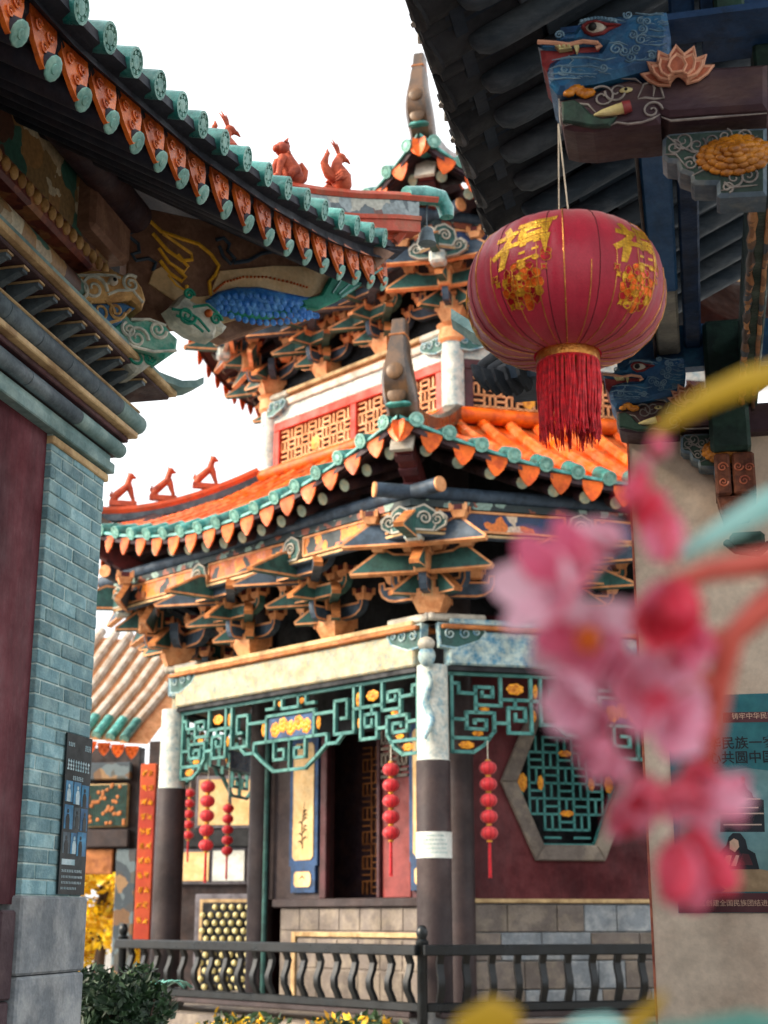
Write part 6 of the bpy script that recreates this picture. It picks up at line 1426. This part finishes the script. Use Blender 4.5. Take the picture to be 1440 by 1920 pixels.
for k in range(46): x = (400 + 5 * k) if k < 22 else (600 + 5 * (k - 22)) + rr.uniform(-8, 8); cl.append((onY(x, 1925 + rr.uniform(-8, 18), 13.7 + rr.uniform(-.3, .5)), (.2, .2, .08), 26))
tag(leafy('low_hedge', cl, .06, [0, 1, 2], 19).build('low_hedge', ['leaf_mid', 'leaf_mid', 'leaf_gold']), 'low green and yellow planting along the foot of the pavilion platform', 'hedge', kind='stuff')
# ------------------------------------------------------------------ pink blossom spray close to the viewer
silk('petal_pink', '#fa82a6', '#fba6c2', .45); silk('petal_rose', '#f2385a', '#f96482', .45); silk('petal_pale', '#fdd3e4', '#fbb4d0', .45)
mat('twig_red', '#a8463a', '#c2584a', 8, .6, .2, 40, rv=0); mat('stamen', '#f08a1c', '#e0701a', 8, .5, .2, 40, rv=0); mat('leaf_strap_yellow', '#b8941a', '#a5821a', 4, .5, .1, 40, rv=0); mat('leaf_strap_teal', '#7fbdb8', '#9cd0ca', 4, .5, .1, 40, rv=0)
def near(x, y, d): return CAMP + sight(x, y) * d
def petal_mesh(nm, mn, l=1.1, w_=.8, cup=.4):
    m = MB(); A = []
    for i in range(9):
        t = i / 8; hw = w_ / 2 * (math.sin(math.pi * min(.12 + .80 * t, 1)) ** .8) * (1 if t < .95 else .75); A.append([(hw * s_ * (1), l * t, cup * (t * t * .8) + .14 * (s_ * s_) * (1 - .3 * t) + .03 * math.sin(6 * t + 3 * s_)) for s_ in (-1, -.5, 0, .5, 1)])
    m.grid(A); return m.mesh(nm, [mn], 80)
PM = {k: petal_mesh('petal', k) for k in ('petal_pink', 'petal_rose', 'petal_pale')}
spray = empty('blossom_spray', near(1300, 1200, .9), None, 'blurred pink and red blossom spray hanging close in the right foreground', 'flowers')
STM = MB()
for k in range(9): a = k * .7; STM.tube([(0, 0, 0), (.12 * math.cos(a), .12 * math.sin(a), .35), (.2 * math.cos(a), .2 * math.sin(a), .55)], [.02, .015, .05], 5)
STM.ball((0, 0, .2), .16, 8, 5); STM = STM.mesh('stamens', ['stamen'], 60)
def blossom(x, y, d, r, look, cols, n=5, openn=1.0, seed=0, st=True):
    P = near(x, y, d); rr = random.Random(seed + int(x)); z = (RT * look[0] + CUP * look[1] - CFW * look[2]).normalized(); xx = z.orthogonal().normalized(); yy = z.cross(xx); B = frm(P, xx, yy, z)
    e = empty('blossom', P, spray)
    for k in range(n):
        M = B @ RZ(2 * math.pi * k / n + rr.uniform(-.2, .2)) @ MX.Rotation((1.35 - 1.15 * openn) + rr.uniform(-.12, .12), 4, 'X') @ MX.Scale(r * rr.uniform(.88, 1.1), 4); inst('petal', PM[rr.choice(cols)], M, e)
    if st: inst('stamens', STM, B @ MX.Scale(r * 1.0, 4), e)
PK_, RS, PL = 'petal_pink', 'petal_rose', 'petal_pale'
D_ = .9
for (x, y, r, look, cols, op, st) in ((1222, 832, .026, (-.3, -.2, 1), [PL, PK_], .25, 0), (1190, 885, .034, (-.5, -.8, .4), [PK_, RS], .12, 0), (1250, 950, .046, (-.1, -.9, .5), [RS, RS, PK_], .15, 0), (1150, 1010, .046, (-1, .1, .4), [PL, PL, PK_], .14, 0), (1235, 1085, .044, (.2, -.7, .6), [RS], .25, 0),
        (1050, 1115, .060, (-.8, .35, .7), [PL, PL, PK_], .7, 0), (1090, 1190, .050, (-.25, -.1, 1), [PK_, PL], .95, 1), (1190, 1165, .044, (.3, .2, 1), [RS, PK_], .7, 0), (1085, 1290, .048, (-.6, -.3, .8), [PK_, PL, PL], .6, 0), (1170, 1290, .044, (.2, -.1, 1), [PK_, RS, PL], .8, 0), (1120, 1375, .038, (-.5, -.6, .7), [PK_, PL], .35, 0), (1215, 1370, .042, (.4, .1, 1), [PK_, PL, PL], .6, 0),
        (1195, 1455, .044, (-.3, -.6, .8), [RS, PK_], .4, 0), (1265, 1470, .042, (.1, -.4, 1), [RS, PK_], .5, 0), (1330, 1490, .036, (.8, .1, .7), [PL, PK_], .5, 0), (1285, 1570, .054, (-.2, -.9, .5), [RS, PK_], .2, 0), (1325, 1585, .042, (.5, -.8, .5), [RS, PK_], .2, 0), (1250, 1245, .036, (.4, 0, 1), [PL, PK_], .5, 0)):
    x += 18 if x < 1240 else -8; r *= .70
    for q in range(2):
        x2, y2 = x + q * (34 if (x + y) % 2 else -30), y + q * (38 if x % 3 else -34)
        blossom(x2, y2, D_ + q * .012 + ((x * 3 + y) % 7 - 3) * .006, r * (1 - .18 * q), look, cols, 5, op, y + q, st and not q)
def twig(pts, r, nm='twig', mn='twig_red', d=.92): m = MB(); m.tube([near(x, y, d) for x, y in pts], [q * 1.25 for q in r], 8); m.build(nm, mn, spray, 60)
twig([(1500, 1040), (1440, 1052), (1330, 1070), (1250, 1100)], [.008, .0075, .006, .004]); twig([(1500, 1085), (1430, 1140), (1370, 1195), (1290, 1215), (1200, 1230)], [.009, .008, .0065, .005, .003]); twig([(1372, 1192), (1350, 1280), (1335, 1370), (1322, 1460)], [.007, .0065, .006, .004]); twig([(1350, 1275), (1290, 1290), (1220, 1320)], [.0055, .005, .003])
def strap(pts, w_, mn, d=.9):
    A = []; n = len(pts)
    for i, (x, y) in enumerate(pts):
        p = near(x, y, d); q = near(*pts[min(i + 1, n - 1)], d) - near(*pts[max(i - 1, 0)], d); s_ = q.cross(CFW).normalized(); A.append([p - s_ * w_[i], p - CFW * .004, p + s_ * w_[i]])
    m = MB(); m.grid(A); m.build('leaf', mn, spray, 80)
strap([(1225, 815), (1270, 780), (1330, 745), (1400, 715), (1500, 690)], [.002, .0055, .0075, .0085, .0085], 'leaf_strap_yellow'); strap([(1275, 1045), (1310, 1020), (1370, 985), (1440, 945), (1510, 915)], [.003, .005, .0075, .009, .009], 'leaf_strap_teal')
# leaves of the plants along the bottom edge, also close
lowp = empty('foreground_leaves', near(1150, 1940, .9), None, 'blurred yellow and teal leaves along the bottom right edge', 'plant')
spray_ = spray; spray = lowp
for (pts, w_, mn) in (([(830, 1985), (880, 1925), (930, 1900), (975, 1905)], [.005, .010, .011, .004], 'leaf_strap_yellow'), ([(880, 1985), (930, 1925), (975, 1915)], [.007, .010, .005], 'leaf_strap_yellow'), ([(1150, 1975), (1195, 1915), (1230, 1885), (1245, 1860)], [.004, .006, .004, .002], 'leaf_strap_yellow'),
        ([(1040, 1955), (1090, 1925), (1140, 1922), (1180, 1940)], [.004, .006, .006, .004], 'leaf_strap_teal'), ([(1230, 1975), (1310, 1935), (1400, 1922), (1480, 1925)], [.004, .008, .009, .006], 'leaf_teal'), ([(1200, 1945), (1270, 1938), (1340, 1950)], [.005, .008, .005], 'leaf_teal')): strap(pts, w_, mn, .88)
spray = spray_
